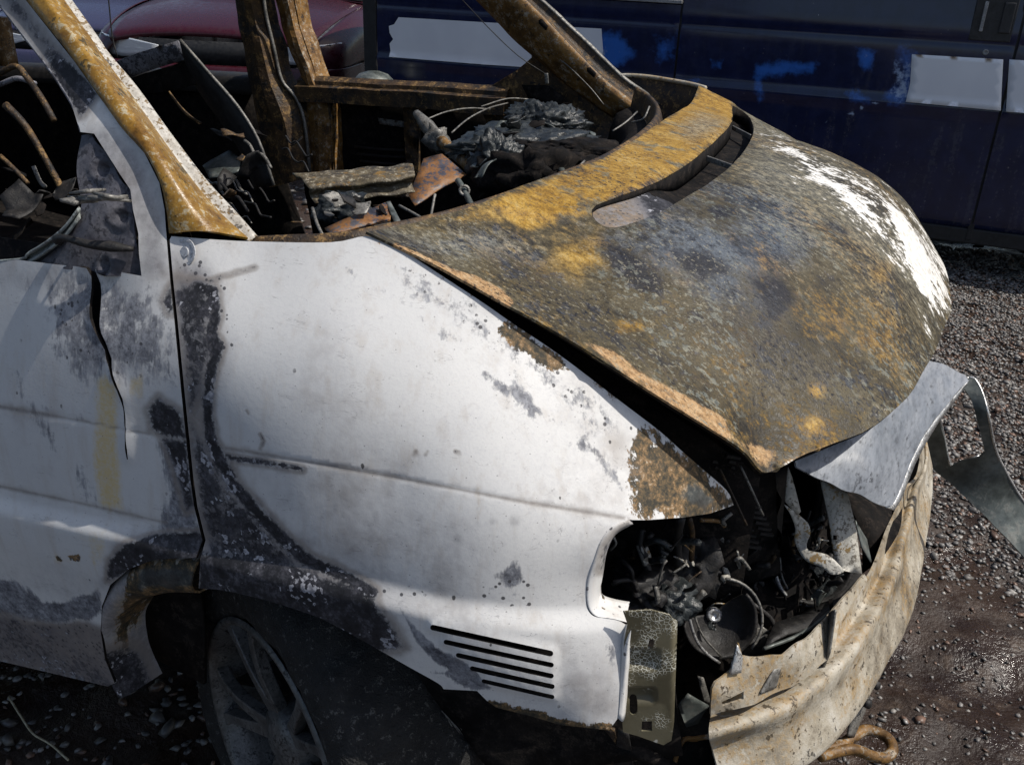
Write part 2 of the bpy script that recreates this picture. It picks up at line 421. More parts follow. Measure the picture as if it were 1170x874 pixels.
def mat_generic(name, c1, c2, c3, s=14, rough=.6, bump=.4, metal=0., t=(.42, .58, .60, .68), bd=.002, stretch=(1, 1, 1), rot=(0, 0, 0), spec=.4, c4=None):
    n = NT(name); v = n.map(stretch, rot)
    a = n.noise(s, 4, .7, 0, v); b = n.noise(s*3.3, 4, .74, 0, v); d = n.noise(s*13, 2, .72, 0, v)
    ab = n.add(n.mul(a, .6), n.mul(b, .4))
    dk = tuple(x*.42 for x in c1)
    col = n.ramp(ab, [(.34, dk), (t[0]+.02, c1), (t[1]-.04, c2), (.68, tuple(min(.9, x*1.35) for x in c2))])
    col = n.mix(n.thr(n.add(n.mul(b, .6), n.mul(d, .4)), t[2]-.08, t[3]-.08), col, c3)
    if c4: col = n.mix(n.thr(n.add(n.mul(n.noise(s*1.6, 4, .74, 0, v), .75), n.mul(d, .25)), .56, .60), col, c4)
    col = n.mix(n.thr(d, .40, .75, 0, .5), col, dk)
    h = n.add(n.mul(b, .6), n.mul(d, .5))
    return n.done(col, n.thr(b, .3, .7, rough-.12, rough+.12), n.bump(h, bump, bd), metal=metal, spec=spec)

M = {}
M['white'] = mat_white()
M['hood'] = mat_hood()
M['char'] = mat_generic('charred_black', (.008, .0075, .0075), (.020, .018, .017), (.055, .050, .046), 22, .62, .6, t=(.4, .62, .64, .72))
M['soot'] = mat_generic('soot_dark', (.006, .0055, .0055), (.013, .011, .010), (.032, .026, .022), 16, .85, .5, spec=.1)
M['rustdark'] = mat_generic('rusted_dark_steel', (.022, .015, .010), (.075, .042, .016), (.25, .15, .055), 11, .66, .8, t=(.4, .6, .60, .68), bd=.005, c4=(.014, .012, .011))
M['rust'] = mat_generic('rusted_steel', (.12, .062, .018), (.22, .115, .030), (.36, .31, .24), 15, .6, .5, c4=(.04, .026, .016))
M['gold'] = mat_generic('ochre_scorched_pillar', (.15, .072, .008), (.26, .145, .022), (.46, .40, .27), 15, .40, .45, t=(.38, .58, .59, .70), c4=(.065, .048, .016))
M['pale'] = mat_generic('ashen_white_flange', (.36, .33, .28), (.50, .48, .44), (.16, .095, .025), 17, .42, .45, t=(.4, .6, .60, .64), c4=(.07, .06, .05))
M['bumper'] = mat_generic('scorched_bumper', (.20, .165, .115), (.30, .265, .205), (.27, .145, .035), 8, .56, .7, t=(.4, .6, .58, .66), bd=.003, c4=(.11, .10, .085))
def mat_bumper():
    n = NT('scorched_bumper'); a = n.noise(5, 4, .65); b = n.noise(22, 5, .72); d = n.noise(120, 3, .74); e = n.noise(60, 4, .7)
    ab = n.add(n.mul(a, .45), n.add(n.mul(b, .35), n.mul(d, .2)))
    col = n.ramp(ab, [(.36, (.085, .070, .052)), (.44, (.22, .19, .145)), (.51, (.36, .32, .25)), (.57, (.45, .42, .36)), (.66, (.54, .53, .49))])
    oc = n.mul(n.thr(n.add(n.mul(n.noise(7, 4, .66), .6), n.mul(d, .4)), .47, .62), .8)
    col = n.mix(oc, col, n.ramp(d, [(.36, (.10, .055, .014)), (.5, (.22, .125, .03)), (.64, (.33, .21, .075))]))
    col = n.mix(n.mul(n.thr(n.add(n.mul(e, .7), n.mul(d, .3)), .57, .63), .85), col, (.035, .030, .024))
    col = n.mix(n.mul(n.thr(e, .40, .34), .6), col, (.45, .42, .35))
    return n.done(col, n.thr(b, .3, .7, .42, .7), n.bump(n.add(n.mul(b, .5), n.mul(d, .6)), .7, .003), spec=.4)
M['bumper'] = mat_bumper()
M['dash'] = mat_generic('scorched_dash_beam', (.045, .036, .024), (.12, .095, .055), (.38, .34, .26), 22, .6, .6, t=(.4, .6, .60, .68), c4=(.22, .125, .03))
M['sunpale'] = mat_generic('steel_paled_for_sun', (.30, .285, .25), (.44, .42, .37), (.12, .10, .075), 16, .5, .5, t=(.4, .6, .60, .68), c4=(.24, .15, .05))  # raised tone stands in for sunlight on the struts
M['grey'] = mat_generic('bare_grey_sheet', (.15, .165, .19), (.24, .255, .28), (.055, .058, .066), 9, .45, .25, t=(.38, .62, .64, .74), stretch=(1.6, .5, 1), rot=(0, 0, .6))
M['galv'] = mat_generic('dull_zinc_strip', (.075, .085, .08), (.12, .135, .128), (.18, .185, .17), 7, .45, .3, metal=.3)
M['purple'] = mat_generic('sooted_door_steel', (.06, .058, .07), (.10, .098, .112), (.03, .029, .036), 14, .6, .4)
M['frame'] = mat_generic('sooted_frame', (.14, .14, .16), (.22, .22, .25), (.045, .044, .052), 13, .55, .45, t=(.38, .6, .58, .64), c4=(.04, .038, .045))
M['ash'] = mat_generic('ash_grey_metal', (.12, .115, .105), (.22, .21, .19), (.05, .047, .042), 20, .5, .5, metal=.2)
M['tyre'] = mat_generic('burnt_tyre', (.007, .007, .007), (.018, .0175, .017), (.13, .125, .115), 24, .75, 1., t=(.4, .6, .635, .70), bd=.008)
M['rim'] = mat_generic('sooted_alloy', (.075, .073, .07), (.13, .127, .122), (.025, .024, .023), 18, .42, .4, metal=.2)
M['melt'] = mat_generic('molten_plastic', (.010, .012, .013), (.024, .028, .029), (.06, .066, .066), 14, .42, .7, bd=.004)
M['bluerust'] = mat_generic('heat_blued_plate', (.05, .05, .065), (.09, .085, .09), (.23, .105, .032), 12, .5, .4, t=(.4, .6, .52, .60))
M['steel'] = mat_generic('bright_scraped_steel', (.42, .42, .42), (.58, .58, .57), (.14, .13, .12), 25, .35, .4, metal=.6)
M['plate'] = None
def mat_plate():
    n = NT('crazed_olive_bracket'); a = n.noise(20, 5, .6, .5); vd = n.voro(210, 'DISTANCE_TO_EDGE', 1)
    col = n.mix(n.thr(a, .38, .6), (.07, .06, .034), (.125, .11, .068))
    cr = n.mul(n.thr(n.add(vd, n.mul(n.noise(160, 2), .10)), .07, .13, 1, 0), n.thr(n.noise(26, 4, .6), .48, .60))
    col = n.mix(cr, col, (.50, .49, .42))
    col = n.mix(n.thr(n.noise(27, 4, .6), .60, .66), col, (.42, .41, .36))
    return n.done(col, .55, n.bump(n.add(cr, n.mul(n.noise(90, 3), .4)), .4, .0015))
M['plate'] = mat_plate()
# ------------------------------------------------------------------ setting: ground
def mat_ground():
    n = NT('wet_mud'); a = n.noise(2.2, 3, .6, 0); b = n.noise(14, 5, .68, .1); d = n.noise(70, 3, .7)
    col = n.mix(n.thr(a, .4, .6), (.020, .0115, .0075), (.036, .022, .0145))
    col = n.mix(n.thr(b, .52, .68), col, (.055, .036, .024))
    col = n.mix(n.thr(d, .58, .72, 0, .6), col, (.085, .07, .06))
    wet = n.thr(n.noise(3.1, 4, .6), .44, .58)
    rough = n.mixf(wet, n.thr(d, .3, .7, .5, .75), n.thr(b, .35, .65, .10, .42))
    h = n.add(n.mul(b, .6), n.mul(d, .5))
    return n.done(col, rough, n.bump(h, .7, .016), spec=.45)
M['mud'] = mat_ground()
def ground_z(x, y):
    v = Vector((x, y, 0))
    z = .018*mnoise.noise(v*2.1)+.018*mnoise.noise(v*6.3+Vector((3, 1, 0)))+.012*mnoise.noise(v*15)+.006*mnoise.noise(v*34)
    z *= 1/(1+((x-.8)**2+(y-1)**2)*.02)
    # wheel ruts running along the lane in front of the van
    for yy, dp in ((.15, .03), (.62, .022)):
        z -= dp*math.exp(-((y-yy-.12*math.sin(x*1.3))/.13)**2)*(1 if x > .75 else math.exp(-((x-.75)/.1)**2))
    return z
def axis(lo, hi, fine0, fine1, d):
    a = list(np.arange(fine0, fine1, d)); s = d
    x = fine1
    while x < hi: a.append(x); s *= 1.18; x += s
    a.append(hi); x = fine0; s = d
    pre = []
    while x > lo: s *= 1.18; x -= s; pre.append(max(x, lo))
    return np.array(sorted(set(np.round(pre+a, 4))))
gx = axis(-150, 150, -1.6, 3.2, .022); gy = axis(-60, 400, -1.6, 4.4, .028)
GV = [(x, y, ground_z(x, y)) for x in gx for y in gy]
nb = len(gy)
GF = [(i*nb+j, (i+1)*nb+j, (i+1)*nb+j+1, i*nb+j+1) for i in range(len(gx)-1) for j in range(nb-1)]
g = meshobj('ground', GV, GF, M['mud']); g['kind'] = 'structure'

# gravel: loose stones, uncountable
def mat_gravel():
    n = NT('wet_gravel'); at_ = n.N.new('ShaderNodeAttribute'); at_.attribute_name = 'tone'
    d = n.noise(160, 3, .6)
    col = n.mix(n.thr(d, .35, .7, 0, .45), at_.outputs['Color'], (.05, .043, .038))
    return n.done(col, n.thr(d, .3, .7, .28, .6), n.bump(d, .3, .002), spec=.55)
M['gravel'] = mat_gravel()
def gravel():
    t = (1+5**.5)/2
    iv = np.array([(-1, t, 0), (1, t, 0), (-1, -t, 0), (1, -t, 0), (0, -1, t), (0, 1, t), (0, -1, -t), (0, 1, -t), (t, 0, -1), (t, 0, 1), (-t, 0, -1), (-t, 0, 1)], float)
    iv /= np.linalg.norm(iv[0])
    fi = np.array([(0, 11, 5), (0, 5, 1), (0, 1, 7), (0, 7, 10), (0, 10, 11), (1, 5, 9), (5, 11, 4), (11, 10, 2), (10, 7, 6), (7, 1, 8), (3, 9, 4), (3, 4, 2), (3, 2, 6), (3, 6, 8), (3, 8, 9), (4, 9, 5), (2, 4, 11), (6, 2, 10), (8, 6, 7), (9, 8, 1)])
    pts = []
    def field(n, x0, x1, y0, y1, dens, s0, s1):
        for _ in range(n):
            x = random.uniform(x0, x1); y = random.uniform(y0, y1)
            if random.random() < dens(x, y):
                pts.append((x, y, random.uniform(s0, s1)*(1.6 if random.random() < .06 else 1)))
    def far(x, y):
        k = .5+.5*mnoise.noise(Vector((x*1.3, y*1.3, 5)))
        return max(0., min(1., (y-.55)/.7))*(.55+.45*k)
    field(60000, .7, 2.2, .5, 4.1, far, .003, .0088)
    field(12000, .6, 2.2, -1.0, 1.3, lambda x, y: .35+.65*max(0, mnoise.noise(Vector((x*2, y*2, 1)))), .002, .0062)
    field(120, .8, 2.2, -.6, 3.5, lambda x, y: .8, .007, .013)
    field(2600, -1.5, .3, -1.5, -.5, lambda x, y: .7, .004, .011)
    field(5000, -6, .7, 1.2, 5.5, lambda x, y: .5, .012, .025)
    P = np.array(pts); n = len(P)
    Rz = rng.uniform(0, 6.28, n); c, s = np.cos(Rz), np.sin(Rz)
    V = iv[None]*(1+rng.uniform(-.42, .42, (n, 12, 1)))*np.stack([rng.uniform(.8, 1.5, n), rng.uniform(.7, 1.1, n), rng.uniform(.45, .8, n)], 1)[:, None, :]
    V = V*P[:, None, 2:3]
    x = V[..., 0]*c[:, None]-V[..., 1]*s[:, None]; y = V[..., 0]*s[:, None]+V[..., 1]*c[:, None]
    tl = rng.uniform(-.5, .5, n)[:, None]; z = V[..., 2]+x*tl*.5
    gz = np.array([ground_z(a, b) for a, b in P[:, :2]])
    W = np.stack([x+P[:, :1], y+P[:, 1:2], z+(gz+P[:, 2]*.25)[:, None]], -1).reshape(-1, 3)
    F = (fi[None]+12*np.arange(n)[:, None, None]).reshape(-1, 3)
    me = bpy.data.meshes.new('gravel'); me.vertices.add(len(W)); me.vertices.foreach_set('co', W.ravel().astype(np.float32))
    me.loops.add(F.size); me.loops.foreach_set('vertex_index', F.ravel().astype(np.int32))
    me.polygons.add(len(F)); me.polygons.foreach_set('loop_start', np.arange(0, F.size, 3, dtype=np.int32)); me.update(calc_edges=True); me.validate()
    k = rng.random(n); base = np.stack([.07+.20*k*k, .065+.19*k*k, .060+.18*k*k], 1)
    br = rng.random(n); base[br > .9] = base[br > .9]*np.array([1.7, 1.7, 1.65]); base[br < .16] *= np.array([1.0, .62, .45])
    ca = me.color_attributes.new('tone', 'FLOAT_COLOR', 'POINT'); a4 = np.ones((n, 12, 4), np.float32); a4[..., :3] = base[:, None]
    ca.data.foreach_set('color', a4.ravel()); me.materials.append(M['gravel'])
    o = bpy.data.objects.new('gravel', me); link(o); o['kind'] = 'stuff'
    o['label'] = 'loose grey and brown gravel lying on the wet mud'; o['category'] = 'gravel'
gravel()

# ------------------------------------------------------------------ burnt van
van = empty('burnt_van', (0, 0, 0), 'burnt-out white van with rusty scorched bonnet and stripped front', 'van')

# --- near side surface, Y as a function of X and Z
side_ctl = [  # picture x, y and the lateral position there
 (194, 270, -.862), (290, 276, -.830), (418, 268, -.790), (497, 310, -.776), (585, 369, -.762), (640, 406, -.752), (707, 457, -.735),
 (753, 492, -.715), (803, 536, -.686), (838, 577, -.650),
 (0, 465, -.945), (215, 505, -.928), (450, 545, -.902), (600, 575, -.868), (718, 594, -.805), (780, 590, -.745),
 (0, 298, -.900), (91, 237, -.880), (-300, 300, -.91), (-300, 420, -.950), (-300, 560, -.955), (-300, 680, -.935),
 (29, 0, -.775), (137, 144, -.828), (-100, -200, -.69), (-200, 60, -.80), (0, 7, -.778), (60, 150, -.835),
 (227, 672, -.945), (380, 713, -.936), (507, 787, -.918), (641, 828, -.885), (696, 833, -.868), (671, 662, -.846), (708, 780, -.850), (730, 830, -.838),
 (565, 755, -.908), (0, 754, -.930), (123, 783, -.928), (0, 610, -.952), (190, 640, -.945),
 (410, 400, -.872), (250, 400, -.907), (560, 470, -.838), (670, 530, -.802), (120, 380, -.918), (0, 380, -.925)]
_P = np.array([at(a, b, Y=y) for a, b, y in side_ctl])
SIDE = TPS(_P[:, [0, 2]], _P[:, 1], 2e-5)
_bl = np.array([at(a, b, Y=y) for a, b, y in ((-300, 500, -.95), (0, 562, -.95), (190, 605, -.945), (330, 632, -.925), (430, 652, -.915), (560, 676, -.89), (720, 706, -.845))])
def side_y(X, Z):
    y = SIDE(X, Z)
    zb = np.interp(X, _bl[:, 0], _bl[:, 2])
    y = y-.013*sstep(0, .028, zb-Z)+.006*sstep(.05, .16, zb-Z)
    return y
def on_side(px, py, off=0.):
    d = rays(px, py); Y = np.full(len(d), -.88)
    for _ in range(40):
        t = (Y-CAM[1])/d[:, 1]; P = CAM+t[:, None]*d
        Y = .4*Y+.6*(side_y(P[:, 0], P[:, 2])+off)
    t = (Y-CAM[1])/d[:, 1]
    return CAM+t[:, None]*d

seam = np.array([(192, 274), (196, 320), (201, 366), (208, 438), (214.6, 503), (219, 545), (223.5, 578), (233, 617), (227, 638)])
arch_lip = crom([(227, 672), (253, 674), (290, 682), (322, 691), (355, 702), (380, 713), (424, 737), (466, 761), (500, 780), (507, 787)], 4)
fender_bot = np.array([(545, 789), (556, 800), (567, 808), (607, 818), (641, 828), (696, 834), (706, 820)])
lamp_flange = crom([(711, 709), (690, 706), (676, 702), (670, 688), (671, 662), (678, 641), (686, 618), (700, 601), (719, 594)], 5)
fender_top = crom([(838.5, 577), (830, 560), (803, 536), (780, 516), (753, 492), (707, 457), (640, 406), (585, 369), (552, 346), (497, 310), (462, 287), (444, 278), (418, 270), (378, 277), (290, 276), (240, 273.5), (196, 270)], 4)
fender_out = np.vstack([seam+(1.9, 0), arch_lip, fender_bot, [(709, 780), (711.5, 732), (716, 714)], lamp_flange[1:], [(739, 594), (781, 591), (811, 586.5)], fender_top])
def slot(a, b, h=2.8):
    a = np.array(a, float); b = np.array(b, float); d = (b-a)/np.linalg.norm(b-a); n = np.array([-d[1], d[0]])
    o = []
    for s, c in ((1, b), (-1, a)):
        for k in range(7):
            th = -math.pi/2+math.pi*k/6; o.append(c+s*(math.cos(th)*d*h+math.sin(th)*n*h))
    return np.array(o)
slots = [slot((496, 715), (630, 744.5), 3.2), slot((511, 731.5), (631, 757.5)), slot((525, 746.5), (631, 770)), slot((541, 761.5), (632, 782)), slot((554, 776), (632, 794), 2.5)]
off3 = lambda ln: [densify(np.array(ln)+(0, k), 2.4, False) for k in (-2.8, 0, 2.8)]
V2, F = patch2d(fender_out, slots, 4.5, off3([(221, 506), (330, 524), (450, 545), (600, 574), (712, 592)]))
V3 = on_side(V2[:, 0], V2[:, 1])
def crease_in(V3, x, y, line, w, depth):
    d = linedist(x, y, line); V3 = V3.copy(); V3[:, 1] += depth*np.exp(-(d/w)**2); return V3
crease = np.array([(-400, 385), (0, 465), (110, 484), (215, 505), (330, 524), (450, 545), (600, 574), (719, 593)])
V3 = crease_in(V3, V2[:, 0], V2[:, 1], crease[3:], 1.8, .0010)
for sl_ in slots: V3[:, 1] -= .0028*np.exp(-(linedist(V2[:, 0], V2[:, 1], sl_, True)/4.5)**2)
x, y = V2.T
S = lambda poly, f=10: softpoly(x, y, np.array(poly, float), f)
L_ = lambda pts, w_, f=4: softline(x, y, np.array(pts, float), w_, f)
ch = S([(200, 318), (225, 322), (246, 326), (250, 345), (241, 375), (252, 397), (241, 424), (238, 455), (222, 474), (238, 500), (247, 522), (262, 552), (294, 585), (318, 614), (345, 640), (402, 664), (424, 676), (446, 711), (460, 738), (424, 742), (380, 720), (322, 698), (227, 682), (225, 640), (234, 618), (222, 580), (213, 503), (206, 438), (199, 366)], 13)
inner = mx(S([(208, 395), (236, 402), (234, 458), (222, 478), (212, 470)], 8), S([(226, 576), (254, 588), (266, 622), (234, 626)], 8))
bord = [(226, 328), (243, 333), (246, 360), (240, 380), (249, 396), (241, 420), (237, 455), (240, 500), (250, 525), (266, 555), (296, 588), (322, 616), (350, 640), (402, 663), (425, 678)]
low_ = S([(226, 630), (262, 632), (300, 640), (345, 652), (402, 668), (424, 680), (446, 711), (462, 740), (424, 745), (380, 722), (322, 700), (224, 684)], 14)
ch = mx(.56*ch, 1.0*L_(bord, 6, 10), .92*low_, .75*L_([(205, 335), (206, 345), (228, 337)], 5, 8))
ch = mx(ch, .62*L_([(205, 338), (225, 328), (247, 318), (292, 306)], 3, 5), .8*L_([(247, 519), (275, 525), (305, 529), (345, 536)], 3, 6), .85*L_([(297, 496), (301, 503), (298, 510)], .8, 2.6), .85*L_([(283, 469), (284, 471)], 1.2, 2.6), .8*L_([(474, 515), (475, 519)], .8, 2.4), .8*L_([(487, 516), (488, 520)], .8, 2.4), .85*L_([(520, 515), (525, 518)], 1.2, 3))
gr = mx(.72*S([(472, 358), (495, 365), (520, 378), (535, 390), (525, 396), (500, 385)], 15), .78*S([(546, 418), (560, 422), (600, 445), (625, 470), (650, 482), (628, 489), (600, 470), (570, 450), (552, 432)], 13), .8*S([(637, 503), (665, 500), (690, 515), (708, 540), (712, 562), (695, 545), (675, 520), (655, 512)], 12),
        S([(457, 694), (470, 712), (490, 733), (520, 750), (545, 763), (562, 786), (545, 788), (520, 772), (495, 755), (475, 732)], 5), S([(498, 768), (525, 765), (557, 786), (545, 790)], 6), .85*S([(565, 657), (590, 640), (602, 662), (580, 674)], 8), .75*S([(690, 735), (706, 738), (704, 765), (690, 760)], 7),
        .50*L_([(470, 320), (560, 385), (640, 435), (705, 490)], 26, 30), .6*L_([(395, 305), (410, 322), (400, 330), (440, 333)], 2, 6), .6*L_([(690, 703), (640, 690), (560, 672)], 2, 8))
ta = mx((.74+.26*sstep(745, 800, x))*S([(706, 525), (728, 474), (760, 492), (803, 534), (845, 577), (811, 592), (740, 600), (717, 598), (714, 560)], 26), .8*S([(555, 370), (580, 366), (640, 406), (662, 427), (630, 428), (590, 402)], 12), .55*L_([(290, 276), (418, 270), (462, 288), (552, 347)], 5, 10), .7*L_([(585, 369), (707, 457)], 6, 12), .95*L_([(560, 806), (607, 816), (641, 827), (700, 833)], 6, 8))
cpoly = np.array([(200, 318), (246, 326), (241, 375), (252, 397), (238, 455), (238, 500), (262, 552), (318, 614), (402, 664), (446, 711), (460, 738), (322, 698), (227, 682), (225, 640), (206, 438)], float)
ch = mx(ch, .50*L_(crease[3:], 1.0, 3.2))  # thin dark line along the crease, in place of a deeper groove
sm = mx(1.15*inner, .9*S([(196, 292), (235, 300), (250, 322), (240, 345), (198, 340)], 22), 1.05*softpoly(x, y, cpoly, 34), .95*softline(x, y, np.array([(225, 560), (270, 610), (360, 655), (420, 680)]), 20, 60), .7*softline(x, y, np.array([(215, 320), (230, 420), (235, 500)]), 14, 40), .42*S([(630, 730), (720, 735), (712, 836), (630, 828)], 25), .30*S([(300, 520), (520, 560), (640, 640), (600, 680), (420, 650), (300, 600)], 60), .5*L_([(560, 806), (640, 826), (700, 833)], 8, 14), .45*L_([(190, 275), (240, 300), (250, 325)], 10, 20))
drip = mx(*[.5*mx(L_([(a, b), (a+1, c)], r*.7, 4), L_([(a, b+3), (a, b+4)], r*2.6, 5)) for a, b, c, r in ((545, 556, 634, 2), (563, 592, 640, 2.2), (588, 592, 644, 3), (523, 612, 650, 3), (430, 585, 650, 2), (384, 575, 640, 2), (482, 588, 600, 2))])
sm = mx(sm, drip)
ye = mx(*[.3*L_([(a, b), (a+1, c)], r, 6) for a, b, c, r in ((545, 552, 634, 2), (563, 592, 640, 2.5), (588, 592, 644, 3), (520, 615, 650, 4), (430, 585, 650, 2))])
sp = mx(S([(203, 292), (245, 296), (262, 330), (264, 400), (240, 420), (238, 330), (205, 325)], 14), S([(540, 665), (600, 660), (620, 690), (560, 690)], 10), .8*L_([(520, 392), (552, 410), (540, 400)], 8, 14), .62*L_([(470, 310), (585, 395), (720, 500)], 18, 20), .7*S([(425, 660), (500, 672), (490, 690), (430, 680)], 8), .9*S([(560, 668), (580, 676), (620, 690), (545, 684)], 9))
def darkrim(o):  # rim and back coloured dark to give the seam gap its shade
    o.data.materials.append(M['soot']); s_ = o.modifiers['solid']; s_.material_offset = 1; s_.material_offset_rim = 1; return o
fender = meshobj('front_fender', V3, F, M['white'], van, solid=.0035, off=-1, orient=True, attrs={'m1': np.c_[ch, gr, ta], 'm2': np.c_[sm, ye, sp]})
darkrim(fender); fender['label'] = 'white front wing with charred edge and five vent slots'

# --- near front door
door_right = seam[::-1]-(1.9, 0)
door_out = np.vstack([[(-420, 300), (-200, 303), (0, 299), (20, 297), (43, 300), (100, 309), (160, 316), (158, 290), (158, 267), (152, 240), (149, 217), (137, 199), (107.6, 153), (91.6, 151)], [(82, 120), (45, 65), (0, 7), (-130, -180), (-95, -200)],
  [(29, 0), (86, 72), (137, 144), (165, 175), (182, 209), (188, 240), (190, 268)], seam[1:-1]-(1.9, 0), [(224, 637)], [(177, 639), (148, 649.5), (126, 668), (116.5, 692), (115, 721), (120, 753), (131, 780), (123, 784), (0, 755), (-420, 655)]])
crk = crom([(95, 290), (101, 318), (103, 345), (109, 372), (122, 400), (130, 428), (140, 455), (144.5, 490), (147, 524)], 3)
wd = np.interp(np.linspace(0, 1, len(crk)), [0, .15, .33, .42, .6, .8, 1], [3.5, 4.2, 6, 3.2, 2.2, 1.2, .5])+rng.uniform(-.6, .6, len(crk))
wd = np.maximum(wd+rng.uniform(-1, 1, len(crk))*.8, .5)
crack = np.vstack([crk+np.c_[wd, wd*0], (crk-np.c_[wd, wd*0])[::-1]])
dl2 = [(-400, 470), (0, 556), (100, 577), (190, 598)]
V2, F = patch2d(door_out, [crack], 5, off3([(-300, 405), (0, 465), (100, 482)])+off3([(152, 492.5), (209, 503.5)])+off3([(-300, 491.5), (0, 556), (100, 577), (180, 595.5)]))
V3 = on_side(V2[:, 0], V2[:, 1])
V3 = crease_in(V3, V2[:, 0], V2[:, 1], crease[:4], 1.8, .0010); V3 = crease_in(V3, V2[:, 0], V2[:, 1], np.array(dl2), 1.8, .0012)
x, y = V2.T
V3[:, 1] -= .0022*np.exp(-(linedist(x, y, crack, True)/6)**2)*(1+.6*np.sin(y*.09))
# pressed dent under the mirror foot
V3[:, 1] += .012*np.exp(-((x-105)/45)**2-((y-330)/40)**2)
ch = mx(S([(123, 662), (126, 640), (145, 622), (180, 611), (226, 608), (234, 617), (227, 640), (177, 642), (148, 652)], 9), S([(168, 468), (180, 455), (207, 470), (214, 502), (190, 500), (172, 490)], 12)*.85, .8*S([(183, 500), (214, 504), (224, 582), (212, 585), (200, 540)], 9), .7*S([(196, 326), (200, 360), (192, 360), (185, 345)], 8))
gr = mx(.70*S([(45, 315), (90, 310), (190, 330), (203, 370), (199, 440), (150, 432), (120, 445), (80, 440), (58, 400), (48, 350)], 34), .9*S([(180, 505), (215, 505), (232, 612), (180, 608), (192, 560)], 12), S([(-420, 575), (0, 663), (20, 663), (51, 687), (72, 687), (113, 672), (120, 700), (100, 709), (55, 712), (0, 702), (-420, 615)], 7),
        .62*L_([(15, 430), (45, 480), (75, 520), (100, 555), (112, 580)], 6, 14), .6*L_([(30, 320), (60, 380), (90, 420)], 6, 16), .55*L_([(120, 320), (128, 365)], 3, 8), .5*L_([(0, 455), (110, 482)], 4, 10), .6*L_([(180, 320), (170, 390), (180, 430)], 5, 14),
        .75*S([(91, 151), (165, 175), (160, 200), (137, 199)], 14)*0, .55*S([(160, 320), (196, 322), (198, 400), (180, 420)], 20))
ch = mx(ch, .50*L_(crease[:4], 1.0, 3.2), .45*L_(dl2, 1.2, 3.2))  # thin dark lines along the door's two pressed creases
fr_ = S([(-140, -190), (-90, -210), (29, 0), (86, 72), (112, 108), (92, 135), (45, 65), (0, 7)], 10)
ch = mx(ch, .85*fr_*sstep(20, 90, y), .5*fr_)
low = S([(-420, 612), (0, 700), (55, 711), (100, 708), (125, 722), (140, 800), (0, 790), (-420, 700)], 6)
ch = mx(ch, .44*low)
sm = mx(low, .62*S([(90, 150), (120, 140), (165, 175), (192, 262), (192, 318), (160, 318), (158, 267)], 12), .8*fr_, .45*S([(-420, 300), (0, 300), (160, 318), (170, 350), (0, 330), (-420, 340)], 20), .9*L_([(123, 665), (145, 625), (190, 612)], 8, 20), .5*softline(x, y, np.array([(205, 380), (195, 480), (205, 580)]), 12, 30), .4*S([(30, 320), (190, 325), (195, 450), (90, 450)], 50), .35*S([(-420, 560), (0, 640), (110, 660), (113, 690), (0, 690), (-420, 620)], 30))
ye = mx(S([(110, 433), (122, 432), (134, 440), (135, 490), (137, 580), (115, 578), (108, 520)], 9), .7*S([(148, 433), (162, 430), (160, 452), (150, 450)], 6), .55*S([(95, 610), (130, 610), (125, 640), (105, 650)], 14), .5*S([(60, 636), (95, 634), (92, 642), (62, 643)], 6))
sp = mx(.5*S([(30, 320), (190, 330), (195, 450), (60, 430)], 30), .8*S([(60, 634), (95, 632), (92, 642), (62, 643)], 6), .6*low)
ta = .8*S([(60, 635), (94, 633), (92, 641), (62, 642)], 5)
door = meshobj('front_door', V3, F, M['white'], van, solid=.004, off=-1, orient=True, attrs={'m1': np.c_[ch, gr, ta], 'm2': np.c_[sm, ye, sp]})
darkrim(door); door['label'] = 'dented white front door with torn black crack below the mirror mount'
# window frame return and mirror mount plate
V, F = loft([on_side(*np.array(q).T) for q in [[(-130, -180), (0, 7), (45, 65), (82, 120), (92, 151)]]]+[on_side(*np.array([(-130, -180), (0, 7), (45, 65), (82, 120), (92, 151)]).T)+np.array([-.012, .035, 0])], 4, 1)
meshobj('window_frame', V, F, M['frame'], door, solid=.003, off=0)
V2, F = patch2d(np.array([(92, 156), (107, 153), (137, 199), (149, 217), (152, 240), (158, 267), (160, 317), (100, 310), (43, 301), (70, 281), (91, 237)]), step=5)
V3 = on_side(V2[:, 0], V2[:, 1], .010)
d1 = np.hypot(V2[:, 0]-118, V2[:, 1]-195); d2 = np.hypot(V2[:, 0]-139, V2[:, 1]-248); d3 = np.hypot(V2[:, 0]-123, V2[:, 1]-303)
for dd in (d1, d2, d3): V3[:, 1] += .010*np.exp(-(dd/6)**2)-.005*np.exp(-((dd-11)/4)**2)
V3[:, 1] += .004*np.sin(V2[:, 0]*.11+V2[:, 1]*.07)
meshobj('mirror_mount_plate', V3, F, M['purple'], door, solid=.003, off=0, orient=True)
for i, (a, b) in enumerate((((72, 228), (146, 224)), ((80, 221), (120, 217)), ((78, 225), (150, 230)), ((100, 218), (146, 227)))):
    p = np.array([at(*a, Y=-.905), at((a[0]+b[0])/2, (a[1]+b[1])/2+random.uniform(-3, 3), Y=-.915), at(*b, Y=-.885)])
    tube('mirror_stub', p, [.0015, .0032, .0018], M['ash'], door, 6)
plate('mirror_foot', [at(68, 229, Y=-.93), at(90, 225, Y=-.91), at(112, 228, Y=-.90), at(107, 232, Y=-.90), at(85, 234, Y=-.925)], .004, M['ash'], door)
tube('window_rail', [at(66, 274, Y=-.90), at(74, 272, Y=-.905), at(100, 279, Y=-.905), at(128, 282, Y=-.895), at(152, 285, Y=-.885)], [.007, .004, .005, .007, .003], M['char'], door, 7)
